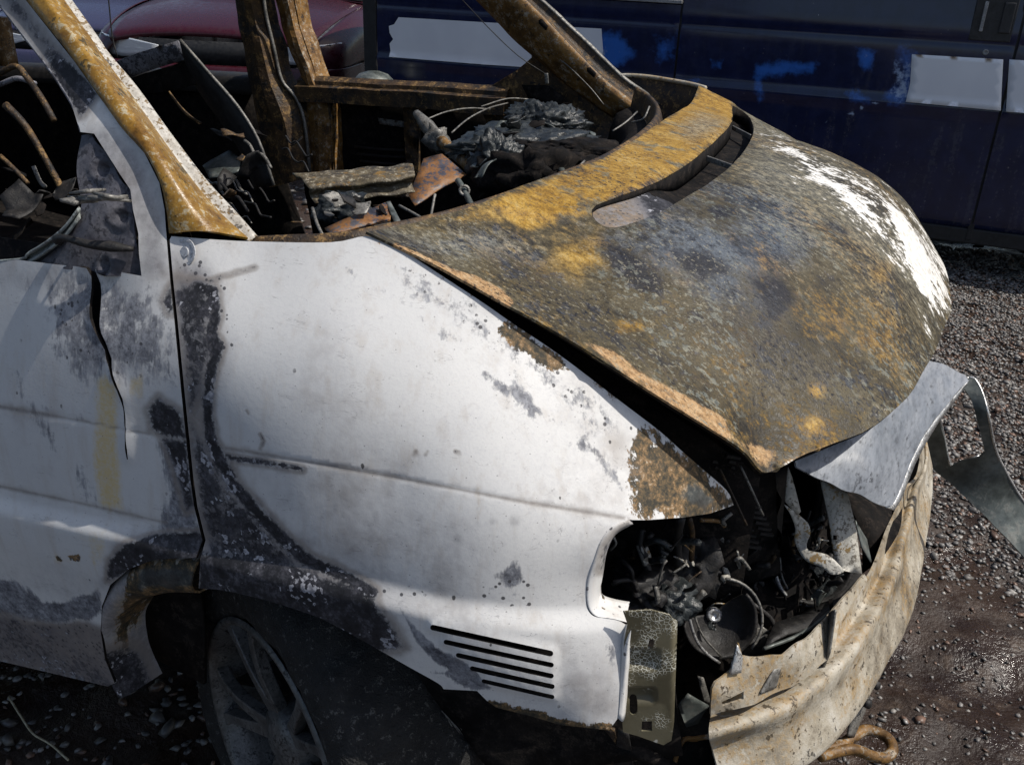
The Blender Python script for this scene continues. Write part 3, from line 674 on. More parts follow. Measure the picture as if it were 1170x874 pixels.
# belt edge return of the door (thickness)
bl = np.array([(-420, 299), (-200, 302), (0, 298), (34, 288), (69, 264), (91, 237)])
V, F = loft([on_side(*bl.T), on_side(*(bl+np.array([(0, 5)]*6)).T, .012), on_side(*(bl+np.array([(0, 12)]*6)).T, .004)], 4, 3)
M['belt'] = mat_generic('pale_belt_strip', (.20, .22, .215), (.30, .33, .32), (.12, .12, .12), 14, .5, .4)
meshobj('belt_lip', V, F, M['belt'], door, solid=.003, off=0, orient=True)

# --- wheel arch panel behind the door edge
oa = [(228, 640), (178, 641.5), (149, 652), (128, 670), (118.5, 693), (117.5, 722), (122.6, 753), (130, 774), (139, 790)]
ia = [(228, 676), (190, 676), (152, 687), (136, 706), (130.5, 722), (134, 748), (139, 763), (146, 778), (152, 790)]
A = on_side(*np.array(oa).T, .012); B = on_side(*np.array(ia).T, .020)
midp = (A+B)/2+np.array([0, -.014, 0])
V, F = loft([A+np.array([0, .03, 0]), A, midp, B, B+np.array([.01, .05, 0])], 5, 3)
px_, py_ = proj(V)
xx, yy = px_, py_
taa = softpoly(xx, yy, np.array([(150, 640), (235, 636), (235, 682), (190, 680), (165, 690), (150, 720), (140, 760), (130, 720), (140, 690)]), 16)
chh = softpoly(xx, yy, np.array([(112, 745), (150, 740), (190, 830), (130, 830)]), 24)
ap = meshobj('wheel_arch_panel', V, F, M['white'], van, solid=.003, off=0, orient=True, attrs={'m1': np.c_[chh, 0*chh, taa], 'm2': np.c_[np.full(len(V), .8), taa*.6, 0*chh]})  # even tint greys the panel to stand in for its shadow

# --- headlamp opening flange and indicator bracket on the wing
fl_o = [(717, 711), (700, 707), (679, 703), (670.5, 688), (671, 662), (678, 641), (686, 618), (700, 601), (719, 594)]
fl_i = [(717, 700), (700, 697), (686, 692), (683, 683), (686, 664), (689, 645), (694, 626), (703.5, 609), (722, 597)]
A = on_side(*np.array(fl_o).T); B = on_side(*np.array(fl_i).T, .028)
V, F = loft([A, A*.65+B*.35+np.array([.004, -.003, 0]), B, B+np.array([-.004, .02, 0])], 5, 3)
xx, yy = proj(V); z0 = 0*xx
meshobj('headlamp_flange', V, F, M['white'], fender, solid=.002, off=0, orient=True, attrs={'m1': np.c_[.62*softline(xx, yy, np.array([(722, 597), (694, 626), (688, 650)]), 6, 8), z0, .6*softline(xx, yy, np.array([(690, 612), (684, 650), (690, 700)]), 4, 6)], 'm2': np.c_[z0, z0, .5+z0]})
br = [(712, 699), (744, 697), (765, 702.6), (775, 713), (774, 742.6), (772, 790), (770.5, 825), (767, 846), (758, 851), (730, 841), (712, 836), (709, 800), (713, 735), (717, 713)]
def br3(px_, py_):
    d = rays(px_, py_); n = np.array([.40, -.92, .02]); p0 = at(742, 770, Y=-.835); t = ((p0-CAM)@n)/(d@n); P = CAM+t[:, None]*d
    return P
hol = [slot((744.5, 733), (743, 741), 3.2), slot((724, 802), (724, 812), 4.5), np.array([(733.5, 824), (745, 823.5), (745, 835), (733, 835)])]
V2, F = patch2d(np.array(br, float), hol, 3.2); V3 = br3(V2[:, 0], V2[:, 1])
nrm = np.array([.40, -.92, .02])
for (a, b, c, d_) in ((718, 743, 752, 764), (718, 787, 748, 802)):
    k = sstep(a-3, a+3, V2[:, 0])*(1-sstep(c-3, c+2, V2[:, 0]))*sstep(b-2, b+3, V2[:, 1])*(1-sstep(d_-3, d_+2, V2[:, 1])); V3 -= (k*.007)[:, None]*nrm
V3 += (.006*sstep(768, 775, V2[:, 0]))[:, None]*-nrm
meshobj('indicator_bracket', V3, F, M['plate'], fender, solid=.0025, off=-1, orient=True)
# bright folded edge between wing and bracket
e1 = on_side(np.array([716, 711.5, 709, 706.]), np.array([713, 732, 780, 820.]))
e2 = br3(np.array([723, 719, 716, 713.]), np.array([712, 734, 781, 819.]))
V, F = loft([e1, (e1+e2)/2+np.array([.003, -.005, 0]), e2+np.array([0, .004, 0])], 5, 4)
z0 = np.zeros(len(V)); meshobj('wing_edge', V, F, M['white'], fender, solid=.002, off=0, orient=True, attrs={'m1': np.c_[z0, z0, z0+.1], 'm2': np.c_[z0, z0, z0+.4]})
M['belt0'] = mat_generic('painted_washer', (.42, .43, .45), (.52, .53, .55), (.30, .30, .31), 30, .5, .2)
# washer and bolt on the wing top
c0 = on_side([212], [288])[0]; nn = np.array([-.05, -.95, .3])
meshobj('bolt', *merge([lathe_vf(c0, nn, [(.016, 0), (.016, .0012), (.0125, .0012), (.0125, .0004), (.006, .0004), (.006, .0025), (0, .0025)], 24)]), M['belt0'], fender, smooth=False)
# inner wing; dark sheet added so the vent slots read dark; door inner skin
for nm, pts in (('inner_wing', [(-.35, -.62, .40), (.62, -.52, .40), (.62, -.55, .84), (.30, -.66, 1.06), (-.02, -.74, 1.10), (-.35, -.74, 1.08)]),):
    plate(nm, pts, .004, M['soot'], van, sub=14, bump=.02)
backing = [at(560, 745, Y=-.84), at(760, 700, Y=-.76), at(780, 860, Y=-.76), at(560, 880, Y=-.84), at(470, 760, Y=-.86), at(480, 690, Y=-.86)]
plate('slot_backing', backing, .004, M['soot'], van, sub=10, bump=.01)
plate('door_inner_skin', [(-1.3, -.84, .42), (-.12, -.84, .42), (-.12, -.80, 1.08), (-1.3, -.80, 1.05)], .006, M['soot'], door, sub=12, bump=.02)

# --- bonnet: height over the plan
near_edge = [(418.5, 265, -.792), (445, 277, -.787), (507, 308, -.777), (544, 328.6, -.771), (581, 349, -.766), (640, 382, -.757), (718, 431, -.742), (769, 464, -.727), (817, 493, -.707), (856, 520, -.683), (870.6, 538.5, -.665)]
front_edge = [(911.5, 523, .918), (954, 506, .922), (1000, 486, .926), (1037, 454, .930), (1054, 426, .931), (1069, 400, .930), (1080, 371, .926), (1087, 345, .920)]
rear_edge = [(793, 113.5, 1.150), (781, 127, 1.158), (758, 141, 1.163), (728.6, 161.5, 1.166), (690, 184, 1.168), (637.5, 202.6, 1.166), (572, 226.6, 1.163), (503.6, 247, 1.160), (455, 258, 1.160)]
NE = np.array([at(a, b, Y=c) for a, b, c in near_edge]); FE = np.array([at(a, b, Z=c) for a, b, c in front_edge]); RE = np.array([at(a, b, Z=c) for a, b, c in rear_edge])
farE = NE*np.array([1, -1, 1]); farE[:, 2] += .022*sstep(.3, .6, farE[:, 0])
ctl = list(NE)+list(FE)+list(RE)+list(farE)
YA = .05
ctl += [np.array([p[0], 2*YA-p[1], p[2]-.004]) for p in FE[:5]]
ctl += [np.array(c) for c in ((.42, -.45, 1.128), (.42, 0, 1.150), (.40, .45, 1.130), (.55, -.5, 1.056), (.56, -.2, 1.105), (.56, .12, 1.118), (.55, .5, 1.085), (.66, -.35, 1.034), (.67, 0, 1.075), (.66, .4, 1.062), (.735, -.2, 1.015), (.75, .1, 1.030), (.73, .36, 1.022), (.30, -.62, 1.115), (.45, -.66, 1.052), (.58, -.62, .985), (.3, .62, 1.120), (.45, .66, 1.075), (.6, .62, 1.015))]
ctl = np.array(ctl)
HOOD = TPS(ctl[:, :2], ctl[:, 2], 3e-5)
def on_hood(px, py):
    d = rays(px, py); n = len(d); ts = np.linspace(.6, 3.2, 500); prev = None; res = np.full(n, 1.5)
    P = CAM+ts[None, :, None]*d[:, None, :]
    h = (P[..., 2].ravel()-HOOD(P[..., 0].ravel(), P[..., 1].ravel())).reshape(n, -1)
    for i in range(n):
        s = np.where((h[i, :-1] > 0) & (h[i, 1:] <= 0))[0]
        if len(s): k = s[0]; a, b = h[i, k], h[i, k+1]; res[i] = ts[k]+(ts[1]-ts[0])*a/(a-b)
    return CAM+res[:, None]*d
far_front = np.array([[p[0], 2*YA-p[1]] for p in FE[4::-1]])
hood_out = np.vstack([crom(NE[:, :2], 3)[:-1], NE[-1:, :2], crom(np.vstack([FE[:, :2], far_front]), 3), crom(farE[::-1, :2], 3)[1:], crom(RE[:, :2], 3)])
sl_top = [(676, 242), (701, 230), (735.5, 216.5), (763, 202.7), (797, 180), (820, 159), (836, 141), (837, 123)]
sl_bot = [(854, 131.5), (861, 146), (857, 162), (838.5, 187), (806.5, 212), (767.5, 235), (735.5, 251), (703.5, 260), (686, 256)]
slp = crom(sl_top+sl_bot, 3, True); sl3 = on_hood(slp[:, 0], slp[:, 1])
V2, F = patch2d(hood_out, [sl3[:, :2]], .0085)
V3 = np.c_[V2, HOOD(V2[:, 0], V2[:, 1])]
# the rear strip stands proud of the panel in front of the intake
strip = np.array(sl_top+[(861, 118), (900, 100), (800, 60), (640, 180), (520, 225), (600, 262)])
x, y = proj(V3)
k_ = softpoly(x, y, np.array([(640, 255), (676, 243), (735.5, 217), (797, 180), (836, 141), (840, 118), (800, 105), (760, 130), (690, 175), (600, 210), (540, 240)]), 14)
V3[:, 2] += .006*sstep(.3, .75, k_)
V3[:, 2] += np.array([.0016*mnoise.noise(Vector(v)*9)+.0008*mnoise.noise(Vector(v)*24) for v in V3])
og = mx(S([(600, 262), (560, 238), (640, 205), (700, 180), (760, 140), (795, 112), (800, 96), (836, 112), (838, 141), (820, 160), (797, 181), (763, 203), (735, 217), (690, 236), (676, 244)], 14), .55*S([(425, 264), (640, 205), (690, 240), (640, 262), (560, 262), (470, 268)], 22), .60*S([(640, 262), (690, 255), (720, 300), (660, 330), (600, 300)], 40), .62*S([(700, 362), (738, 360), (740, 382), (700, 385)], 8), .62*S([(920, 436), (945, 434), (945, 458), (922, 458)], 8), .6*S([(900, 475), (945, 470), (950, 505), (920, 510)], 16), .6*S([(985, 300), (1030, 290), (1020, 330), (990, 335)], 18))
ta = mx(L_([(450, 281), (500, 305), (581, 345)], 5, 6), S([(500, 303), (545, 316), (575, 332), (585, 350), (560, 338)], 5), .95*S([(668, 392), (700, 400), (740, 432), (790, 455), (830, 478), (838, 505), (815, 495), (769, 466), (718, 433)], 9), .8*S([(840, 500), (862, 500), (900, 515), (871, 540)], 14), L_([(871, 538), (911, 523), (954, 506)], 4, 8)*.7)
wh = mx(.72*S([(950, 190), (985, 205), (1040, 240), (1075, 275), (1100, 300), (1095, 345), (1075, 380), (1060, 350), (1045, 320), (1010, 270), (960, 225)], 40), .55*S([(860, 150), (900, 150), (1000, 215), (1050, 290), (1040, 330), (990, 270), (900, 200)], 24), .9*S([(1005, 225), (1030, 240), (1062, 285), (1070, 350), (1050, 330), (1035, 290)], 10), .62*L_([(930, 180), (960, 205), (975, 225)], 4, 8), .55*L_([(860, 160), (900, 158)], 4, 8), .45*L_([(871, 536), (960, 503), (1030, 456)], 5, 10))  # white streaks, plus white painted in for the sun-blown nose
dk = mx(.95*S([(688, 278), (720, 285), (768, 325), (740, 340), (700, 308)], 22), .95*S([(858, 318), (895, 313), (914, 345), (880, 362)], 20), .95*S([(773, 295), (800, 286), (834, 310), (800, 322)], 18), .8*S([(930, 310), (960, 316), (950, 335), (930, 330)], 18), .8*S([(940, 240), (975, 262), (965, 275), (940, 262)], 14), .8*S([(800, 235), (840, 232), (860, 250), (820, 255)], 16), .60*S([(540, 275), (600, 285), (680, 340), (820, 420), (850, 480), (760, 440), (640, 370), (560, 320)], 40), .45*S([(700, 300), (900, 300), (1000, 420), (940, 480), (820, 460), (720, 380)], 70), .6*S([(720, 215), (735, 222), (742, 240), (700, 244)], 20)*0, .55*S([(640, 240), (690, 230), (760, 205), (720, 225), (660, 250)], 8))
bl = mx(.9*S([(680, 265), (820, 230), (900, 200), (940, 260), (900, 360), (780, 340), (700, 310)], 60), .7*S([(430, 268), (560, 262), (640, 300), (560, 300)], 25), .7*S([(690, 242), (735, 222), (760, 208), (745, 200), (690, 226)], 9))
pale = mx(.75*S([(855, 125), (950, 170), (1050, 250), (1090, 310), (1070, 380), (980, 300), (900, 250), (830, 220)], 50), .8*S([(765, 150), (800, 130), (830, 140), (820, 155), (790, 170)], 14), .5*S([(430, 266), (620, 262), (640, 300), (500, 290)], 20))
hood = meshobj('bonnet', V3, F, M['hood'], van, solid=.003, off=-1, attrs={'m1': np.c_[og, ta, wh], 'm2': np.c_[dk, bl, pale]})
if hood.data.polygons[len(F)//2].normal.z < 0: hood.data.flip_normals()
hood['label'] = 'rust-mottled bonnet lifted off the wing with curved air intake'
# bonnet skirt: the turned-down near and front edge
E1 = np.vstack([NE[1:], FE]); E1[:, 2] = HOOD(E1[:, 0], E1[:, 1])
ctr = np.array([.4, 0., 0]); inn = (ctr-E1)*np.array([1, 1, 0]); inn /= np.linalg.norm(inn, axis=1)[:, None]
V, F = loft([E1+inn*.006-np.array([0, 0, .005]), E1+inn*.012-np.array([0, 0, .011]), E1+inn*.030-np.array([0, 0, .014])], 4, 2)
meshobj('bonnet_hem', V, F, M['soot'], hood, solid=.002, off=0)
# air intake trough
sarc = np.clip(((slp-np.array([690, 250]))@np.array([.80, -.60]))/205, 0, 1)
dep = .003+.005*sstep(0, .25, sarc)+.026*sstep(.30, .52, sarc)
top = sl3.copy(); top[:, 2] = HOOD(top[:, 0], top[:, 1])+.006*sstep(.3, .75, softpoly(slp[:, 0], slp[:, 1], np.array([(640, 255), (676, 243), (735.5, 217), (797, 180), (836, 141), (840, 118), (800, 105), (700, 180)]), 14))-.001
bot = top.copy(); bot[:, 2] = HOOD(sl3[:, 0], sl3[:, 1])-dep
N = len(top); V = np.vstack([top, bot]); F = [(i, (i+1) % N, N+(i+1) % N, N+i) for i in range(N)]
meshobj('intake_wall', V, F, M['soot'], hood, smooth=True, solid=.002, off=0)  # near-black wall colour stands in for shade inside the slot
V2, F = patch2d(sl3[:, :2], step=.008); V3 = np.c_[V2, HOOD(V2[:, 0], V2[:, 1])]; x, y = proj(V3)
s_ = np.clip(((np.c_[x, y]-np.array([690, 250]))@np.array([.80, -.60]))/205, 0, 1)
V3[:, 2] -= .002+.005*sstep(0, .25, s_)+.026*sstep(.30, .52, s_)
z0 = 0*x
fl_ = meshobj('intake_floor', V3, F, M['white'], hood, orient=True, attrs={'m1': np.c_[np.clip(.25+sstep(.16, .42, s_)*1.1, 0, 1), .62*(1-sstep(.3, .4, s_)), .55*(s_ < .2)], 'm2': np.c_[.95+.3*sstep(.2, .5, s_), z0, .5+z0]})
fl_.data.materials.append(M['soot'])  # deep half coloured near-black in place of the opening's shade
for p_ in fl_.data.polygons: p_.material_index = int(np.mean([s_[v_] for v_ in p_.vertices])+.05*math.sin(90*p_.center.x) > .36)
def hpt(a, b, dz=-.004):
    p = on_hood([a], [b])[0].copy(); p[2] = HOOD([p[0]], [p[1]])[0]+dz; return p
for a, b in (((838, 141), (858, 151)), ((809, 175), (838, 185))):
    V, F = merge([box_vf((0, 0, 0), 1, 1, 1)]); p, q = hpt(*a, -.006), hpt(*b, -.006); L = np.linalg.norm(q-p)
    R_ = np.array(Vector(q-p).to_track_quat('X', 'Z').to_matrix()); V = (V*np.array([L+.004, .004, .010]))@R_.T+(p+q)/2-np.array([0, 0, .004])
    meshobj('intake_rib', V, F, M['ash'], hood, smooth=False, bevel=.0015)
# far corner rim of the scuttle
rim = [at(700, 88, Y=.86), at(716, 86.5, Y=.865), at(740, 88, Y=.865), at(774, 93.5, Y=.85), at(792, 97, Y=.83), at(806, 101, Y=.80)]
tube('scuttle_rim', rim, .006, M['bumper'], van, 6)
V, F = loft([np.array(rim), np.array(rim)-np.array([.02, .02, .12]), np.array(rim)-np.array([.04, .10, .20])], 4, 2)
meshobj('scuttle_corner', V, F, M['rustdark'], van, solid=.003, off=0)

# --- windscreen lip: band that ran under the glass
lipA = [(283, 272, 1.138), (330, 270, 1.146), (378, 268, 1.150), (418, 262, 1.156), (503, 244, 1.156), (572, 223, 1.158), (637, 199, 1.160), (689, 178.5, 1.160), (728, 155, 1.158), (748, 136, 1.152), (751, 122, 1.145), (742, 110, 1.145), (727, 100, 1.155)]
A = np.array([at(a, b, Z=c) for a, b, c in lipA])
cen = np.array([-.25, 0, 1.1]); dirn = (cen-A)*np.array([1, 1, 0]); dirn /= np.linalg.norm(dirn, axis=1)[:, None]
V, F = loft([A+np.array([0, 0, -.025])-dirn*.016, A-dirn*.010+np.array([0, 0, -.008]), A-dirn*.003, A+dirn*.004+np.array([0, 0, -.001]), A+dirn*.009+np.array([0, 0, -.016]), A+dirn*.018+np.array([0, 0, -.05])], 5, 2)
meshobj('windscreen_lip', V, F, M['rustdark'], van, solid=.002, off=0)
V, F = loft([A+dirn*.022+np.array([0, 0, -.05]), A+dirn*.10+np.array([0, 0, -.10]), A+dirn*.12+np.array([0, 0, -.45])], 3, 3)
meshobj('firewall', V, F, M['soot'], van, solid=.004, off=0)

# --- windscreen pillars
def ext(p, k):   # continue a pillar line upward
    p = np.array(p); d = p[0]-p[1]; d = d/np.linalg.norm(d)
    return np.vstack([p[0]+d*k+np.array([0, 0, -.03*k]), p])
outer = ext([at(a, b, Y=c) for a, b, c in ((31, 0, -.778), (88, 72, -.803), (139, 144, -.832), (167, 175, -.842), (184.5, 209, -.852), (191.5, 240, -.858), (194.5, 267, -.861))], .6)
ridge = ext([at(a, b, Y=c) for a, b, c in ((72, 0, -.742), (113, 60, -.757), (152, 113, -.770), (185, 160, -.782), (220, 208, -.793), (252, 245, -.803), (283, 273, -.812))], .6)
innr = ext([at(a, b, Y=c) for a, b, c in ((82, 0, -.722), (121, 56, -.736), (155, 97, -.748), (192, 148, -.760), (233, 202, -.772), (268, 240, -.784), (293, 268, -.795))], .6)
mid = (outer+ridge)/2+np.array([.012, -.012, .010])
gapin = outer+np.array([-.004, .022, -.006])
V, F = loft([gapin, outer, mid*.5+outer*.5+np.array([.004, -.003, .003]), mid, ridge*.7+mid*.3, ridge], 6, 3)
pil = meshobj('windscreen_pillar', V, F, M['gold'], van, solid=.003, off=0, orient=True); pil['label'] = 'near windscreen pillar scorched to ochre'
V, F = loft([ridge+np.array([-.001, .001, -.002]), ridge*.6+innr*.4+np.array([-.003, .0, -.007]), innr+np.array([0, 0, -.002]), innr+np.array([-.01, .012, -.012])], 6, 3)
meshobj('glass_flange', V, F, M['pale'], pil, solid=.002, off=0, orient=True)
V, F = loft([innr+np.array([-.01, .012, -.012]), innr+np.array([-.05, .01, -.03]), gapin+np.array([-.03, .02, -.02])], 6, 3)
meshobj('pillar_inner', V, F, M['soot'], pil, solid=.002, off=0)
fo = ext([at(a, b, Y=c) for a, b, c in ((617, 0, .80), (645, 26, .81), (672, 51, .82), (710, 88, .84), (738, 108, .845), (752, 121, .84))], .6)
fi_ = ext([at(a, b, Y=c) for a, b, c in ((601, 0, .765), (630, 29, .775), (656, 56, .785), (690, 90, .80), (715, 110, .805), (735, 126, .80))], .6)
fn = ext([at(a, b, Y=c) for a, b, c in ((556, 0, .775), (590, 36, .79), (620, 62, .80), (655, 92, .815), (680, 110, .82), (706, 128, .82))], .6)
fm = (fi_+fn)/2+np.array([.006, -.016, .008])
V, F = loft([fn+np.array([-.02, .02, -.02]), fn, fm, fi_], 6, 3)
pf = meshobj('windscreen_pillar', V, F, M['rust'], van, solid=.003, off=0, orient=True); pf['label'] = 'far windscreen pillar with rust streaks and slots'
V, F = loft([fi_, fi_*.5+fo*.5+np.array([-.006, .008, -.008]), fo], 6, 3)
meshobj('glass_flange', V, F, M['rustdark'], pf, solid=.002, off=0, orient=True)
V, F = loft([fo+np.array([-.002, -.003, 0]), fo+np.array([.003, .004, .004])], 6, 1)
meshobj('pillar_edge', V, F, M['ash'], pf, solid=.003, off=0, orient=True)
for a, b in (((616, 25), (625, 33)), ((671, 80), (680, 87))):
    p = [at(a[0], a[1]-2, Y=.765), at(a[0]+3, a[1]-3, Y=.765), at(b[0]+1, b[1]-3, Y=.765), at(b[0]-1, b[1]+2, Y=.765), at(a[0], a[1]+2, Y=.765)]
    plate('pillar_slot', p, .006, M['soot'], pf, sub=4)
# --- roof over the cab (above the picture) and the rear of the shell
ro = np.array([outer[0], innr[0], fn[0]*.5+fi_[0]*.5, fo[0]])
def roof():
    F_ = [innr[0]+np.array([0, 0, .01]), np.array([innr[0][0]+.05, -.35, innr[0][2]+.05]), np.array([innr[0][0]+.06, .35, innr[0][2]+.05]), fi_[0]+np.array([0, 0, .01])]
    rows = []
    for dx, dz in ((0, 0), (-.4, .06), (-1.2, .09), (-2.6, .07), (-3.6, .03)): rows.append([np.array([p[0]+dx, p[1]*1.02, p[2]+dz]) for p in F_])
    V, F = loft(rows, 5, 4); meshobj('roof', V, F, M['rust'], van, solid=.004, off=0)
    V, F = box_vf((-2.6, .78, 1.62), 2.8, .06, .16); meshobj('window_header', V, F, M['rustdark'], van, smooth=False, bevel=.01)
    for s in (-1,):
        r = [[(x_, s*.93, .42), (x_, s*.955, .8), (x_, s*.93, 1.1), (x_, s*.80, 1.5), (x_, s*.74, 1.66)] for x_ in (-1.22, -2.2, -3.2, -3.95)]
        V, F = loft(r, 4, 4); meshobj('side_wall', V, F, M['white'], van, solid=.004, off=0)
    r = [[(-3.95, -.9, z_), (-3.97, 0, z_), (-3.95, .9, z_)] for z_ in (.42, 1.0, 1.6)]
    V, F = loft(r, 4, 2); meshobj('rear_wall', V, F, M['rustdark'], van, solid=.004, off=0)
roof()
# --- generic sheet from a picture outline whose X, Y or Z is known along it
def pxsheet(name, outline, ctl, mat, parent, axis='Z', holes=(), step=4, thick=.003, bump=0, seed=0, smooth=1, lam=1e-3):
    c = np.array(ctl, float); T = TPS(c[:, :2]/100, c[:, 2], lam)
    o = crom(outline, smooth, True) if smooth > 1 else np.array(outline, float)
    V2, F = patch2d(o, [np.array(h, float) for h in holes], step)
    v = T(V2[:, 0]/100, V2[:, 1]/100); d = rays(V2[:, 0], V2[:, 1]); i = 'XYZ'.index(axis)
    V = CAM+((v-CAM[i])/d[:, i])[:, None]*d
    if bump: V += np.array([[0, -bump*mnoise.noise(Vector(p)*22+Vector((seed, 0, 0))), bump*mnoise.noise(Vector(p)*30+Vector((0, seed, 0)))] for p in V])
    return meshobj(name, V, F, mat, parent, solid=thick, off=0, orient=True)
def pl(name, pts, mat, parent=None, thick=.004, **k):   # pts: px, py, Y
    return plate(name, [at(a, b, Y=c) for a, b, c in pts], thick, mat, parent or van, **k)

# --- bumper beam
rows_px = {'A': [(813, 792), (872, 762), (940, 718), (990, 660), (1015, 603), (1031, 562), (1052, 514)],
           'B': [(811, 814), (888, 784), (958, 730), (1000, 664), (1024, 604), (1039, 562), (1055, 512)],
           'C': [(809, 838), (900, 806), (973, 744), (1014, 676), (1034, 612), (1047, 561), (1058, 510)],
           'C2': [(812, 852), (904, 828), (975, 765), (1020, 688), (1040, 618), (1053, 560), (1060, 508)],
           'E': [(824, 905), (912, 874), (977, 811), (1035, 712), (1053, 640), (1064, 560), (1062, 505)]}
zz = {'A': .640, 'B': .600, 'C': .606, 'C2': .562, 'E': .505}
rows = []
for k in ('A', 'B', 'C', 'C2', 'E'):
    R = np.array([at(a, b, Z=zz[k]) for a, b in rows_px[k]])
    tail = np.array([[p[0]-.012, .32-p[1], p[2]] for p in R[3::-1]])
    rows.append(np.vstack([R, tail]))
rows.append(rows[-1]+np.array([-.010, .004, -.022])); rows.append(rows[-1]+np.array([-.05, .03, -.045]))
V, F = loft(rows, 8, 4)
V += np.array([[.003*mnoise.noise(Vector(p)*14), 0, .0035*mnoise.noise(Vector(p)*11+Vector((5, 0, 0)))] for p in V])
bump_ = meshobj('bumper_beam', V, F, M['bumper'], van, solid=.004, off=0, orient=True); bump_['label'] = 'curved bare bumper beam scorched beige and ochre'
pxsheet('bumper_flange', [(811, 817), (813, 786), (817, 778), (836, 764), (843, 735), (847, 748), (872, 750), (894, 746), (928, 722), (950, 698), (987, 655), (990, 662), (958, 712), (950, 752), (905, 782), (862, 803)],
        [(813, 786, .665), (811, 817, .622), (843, 740, .69), (894, 747, .672), (928, 722, .67), (987, 655, .665), (862, 803, .622), (950, 752, .615), (905, 782, .618), (955, 712, .64)], M['bumper'], bump_, holes=[[(824, 800), (849, 788), (849, 797), (825, 806)]], bump=.004)
pxsheet('bumper_gusset', [(948, 700), (955, 696), (948, 745), (938, 770), (934, 764), (941, 735)], [(950, 700, .672), (940, 765, .60), (948, 735, .645)], M['ash'], bump_)
pxsheet('bumper_tab', [(868, 792), (884, 764), (892, 762), (886, 785)], [(868, 792, .635), (890, 762, .655), (884, 785, .632)], M['ash'], bump_)
pxsheet('bumper_spike', [(834, 770), (842, 736), (848, 750), (846, 768)], [(834, 770, .675), (842, 736, .71), (847, 760, .68)], M['steel'], bump_)
# tow eye below the beam
te = [at(a, b, Z=.375) for a, b in ((934, 858), (958, 852), (974, 842), (987, 834), (1002, 836), (1015, 844), (1020, 856), (1012, 865), (998, 864), (976, 856), (958, 858), (936, 864))]
tube('tow_eye', te, .0088, M['rust'], van, 10)
pxsheet('tow_eye_bracket', [(985, 788), (996, 782), (988, 812), (975, 842), (968, 840), (972, 818), (980, 800)], [(990, 785, .46), (970, 840, .39), (985, 812, .42)], M['ash'], van)
pxsheet('tow_eye_bracket', [(968, 808), (985, 790), (980, 800), (972, 818)], [(968, 808, .45), (985, 790, .47), (972, 818, .43)], M['rustdark'], van)
for a, b in ((996, 780), (986, 801)):
    meshobj('bolt', *disc_vf(at(a, b, Z=.44), (.8, -.5, .2), .007, .012, 8), M['char'], van)
# --- grey front panel and hanging strip
pxsheet('front_panel', [(905, 518), (909, 534), (930, 545), (966, 560), (1011, 579), (1019, 576), (1024, 567), (1040, 526), (1053, 500), (1069, 477), (1088, 454), (1106, 434), (1102, 428), (1089, 423), (1066, 414), (1045, 405), (1020, 440), (960, 480)],
        [(909, 534, .868), (966, 560, .83), (1012, 579, .790), (1024, 567, .788), (1040, 526, .812), (1069, 477, .838), (1106, 434, .862), (1089, 423, .876), (1063, 413, .888), (1000, 480, .884), (960, 480, .892), (1000, 540, .842)], M['grey'], van, step=5, bump=.0035)['label'] = 'bent bare grey front panel below the bonnet'
pxsheet('front_panel_edge', [(1011, 579), (1019, 577), (1025, 567), (1041, 526), (1054, 500), (1070, 477), (1089, 454), (1107, 434), (1104, 440), (1090, 459), (1071, 484), (1058, 505), (1045, 530), (1029, 571), (1021, 583)],
        [(1012, 579, .785), (1025, 567, .785), (1041, 526, .808), (1070, 477, .834), (1107, 434, .858), (1021, 583, .770), (1045, 530, .795), (1104, 440, .85)], M['steel'], van, step=4, thick=.002)
pxsheet('hanging_strip', [(1100, 437), (1107, 431), (1114, 433), (1122, 449), (1129, 474), (1137, 512), (1147, 535), (1170, 575), (1235, 665), (1215, 700), (1170, 637), (1126, 590), (1086, 552), (1066, 536), (1059, 503), (1067, 480), (1082, 458)],
        [(1107, 433, .855), (1129, 474, .81), (1137, 512, .735), (1147, 535, .69), (1170, 575, .62), (1235, 665, .46), (1215, 700, .43), (1170, 637, .54), (1126, 590, .60), (1066, 536, .665), (1059, 503, .73), (1082, 458, .82)], M['galv'], van,
        holes=[[(1073, 476), (1082, 461), (1102, 445), (1109, 455), (1114, 470), (1122, 502), (1125, 516), (1119, 521), (1100, 526), (1088, 531), (1084, 526), (1079, 500)]], thick=.003, step=4, bump=.002)['label'] = 'bent grey metal strip hanging in front of the bumper'
tube('strip_edge', [at(a, b, Z=z_) for a, b, z_ in ((1104, 432, .857), (1113, 432.5, .853), (1122, 448, .838), (1129, 473, .812), (1137, 511, .738), (1147, 534, .692), (1171, 575, .62), (1235, 664, .463))], .0022, M['steel'], van, 6)
tube('strip_edge', [at(a, b, Z=z_) for a, b, z_ in ((1073.5, 477, .79), (1079, 500, .735), (1084.5, 527, .69), (1088, 531, .682), (1104, 526, .69), (1119, 520.5, .70))], .0020, M['steel'], van, 6)

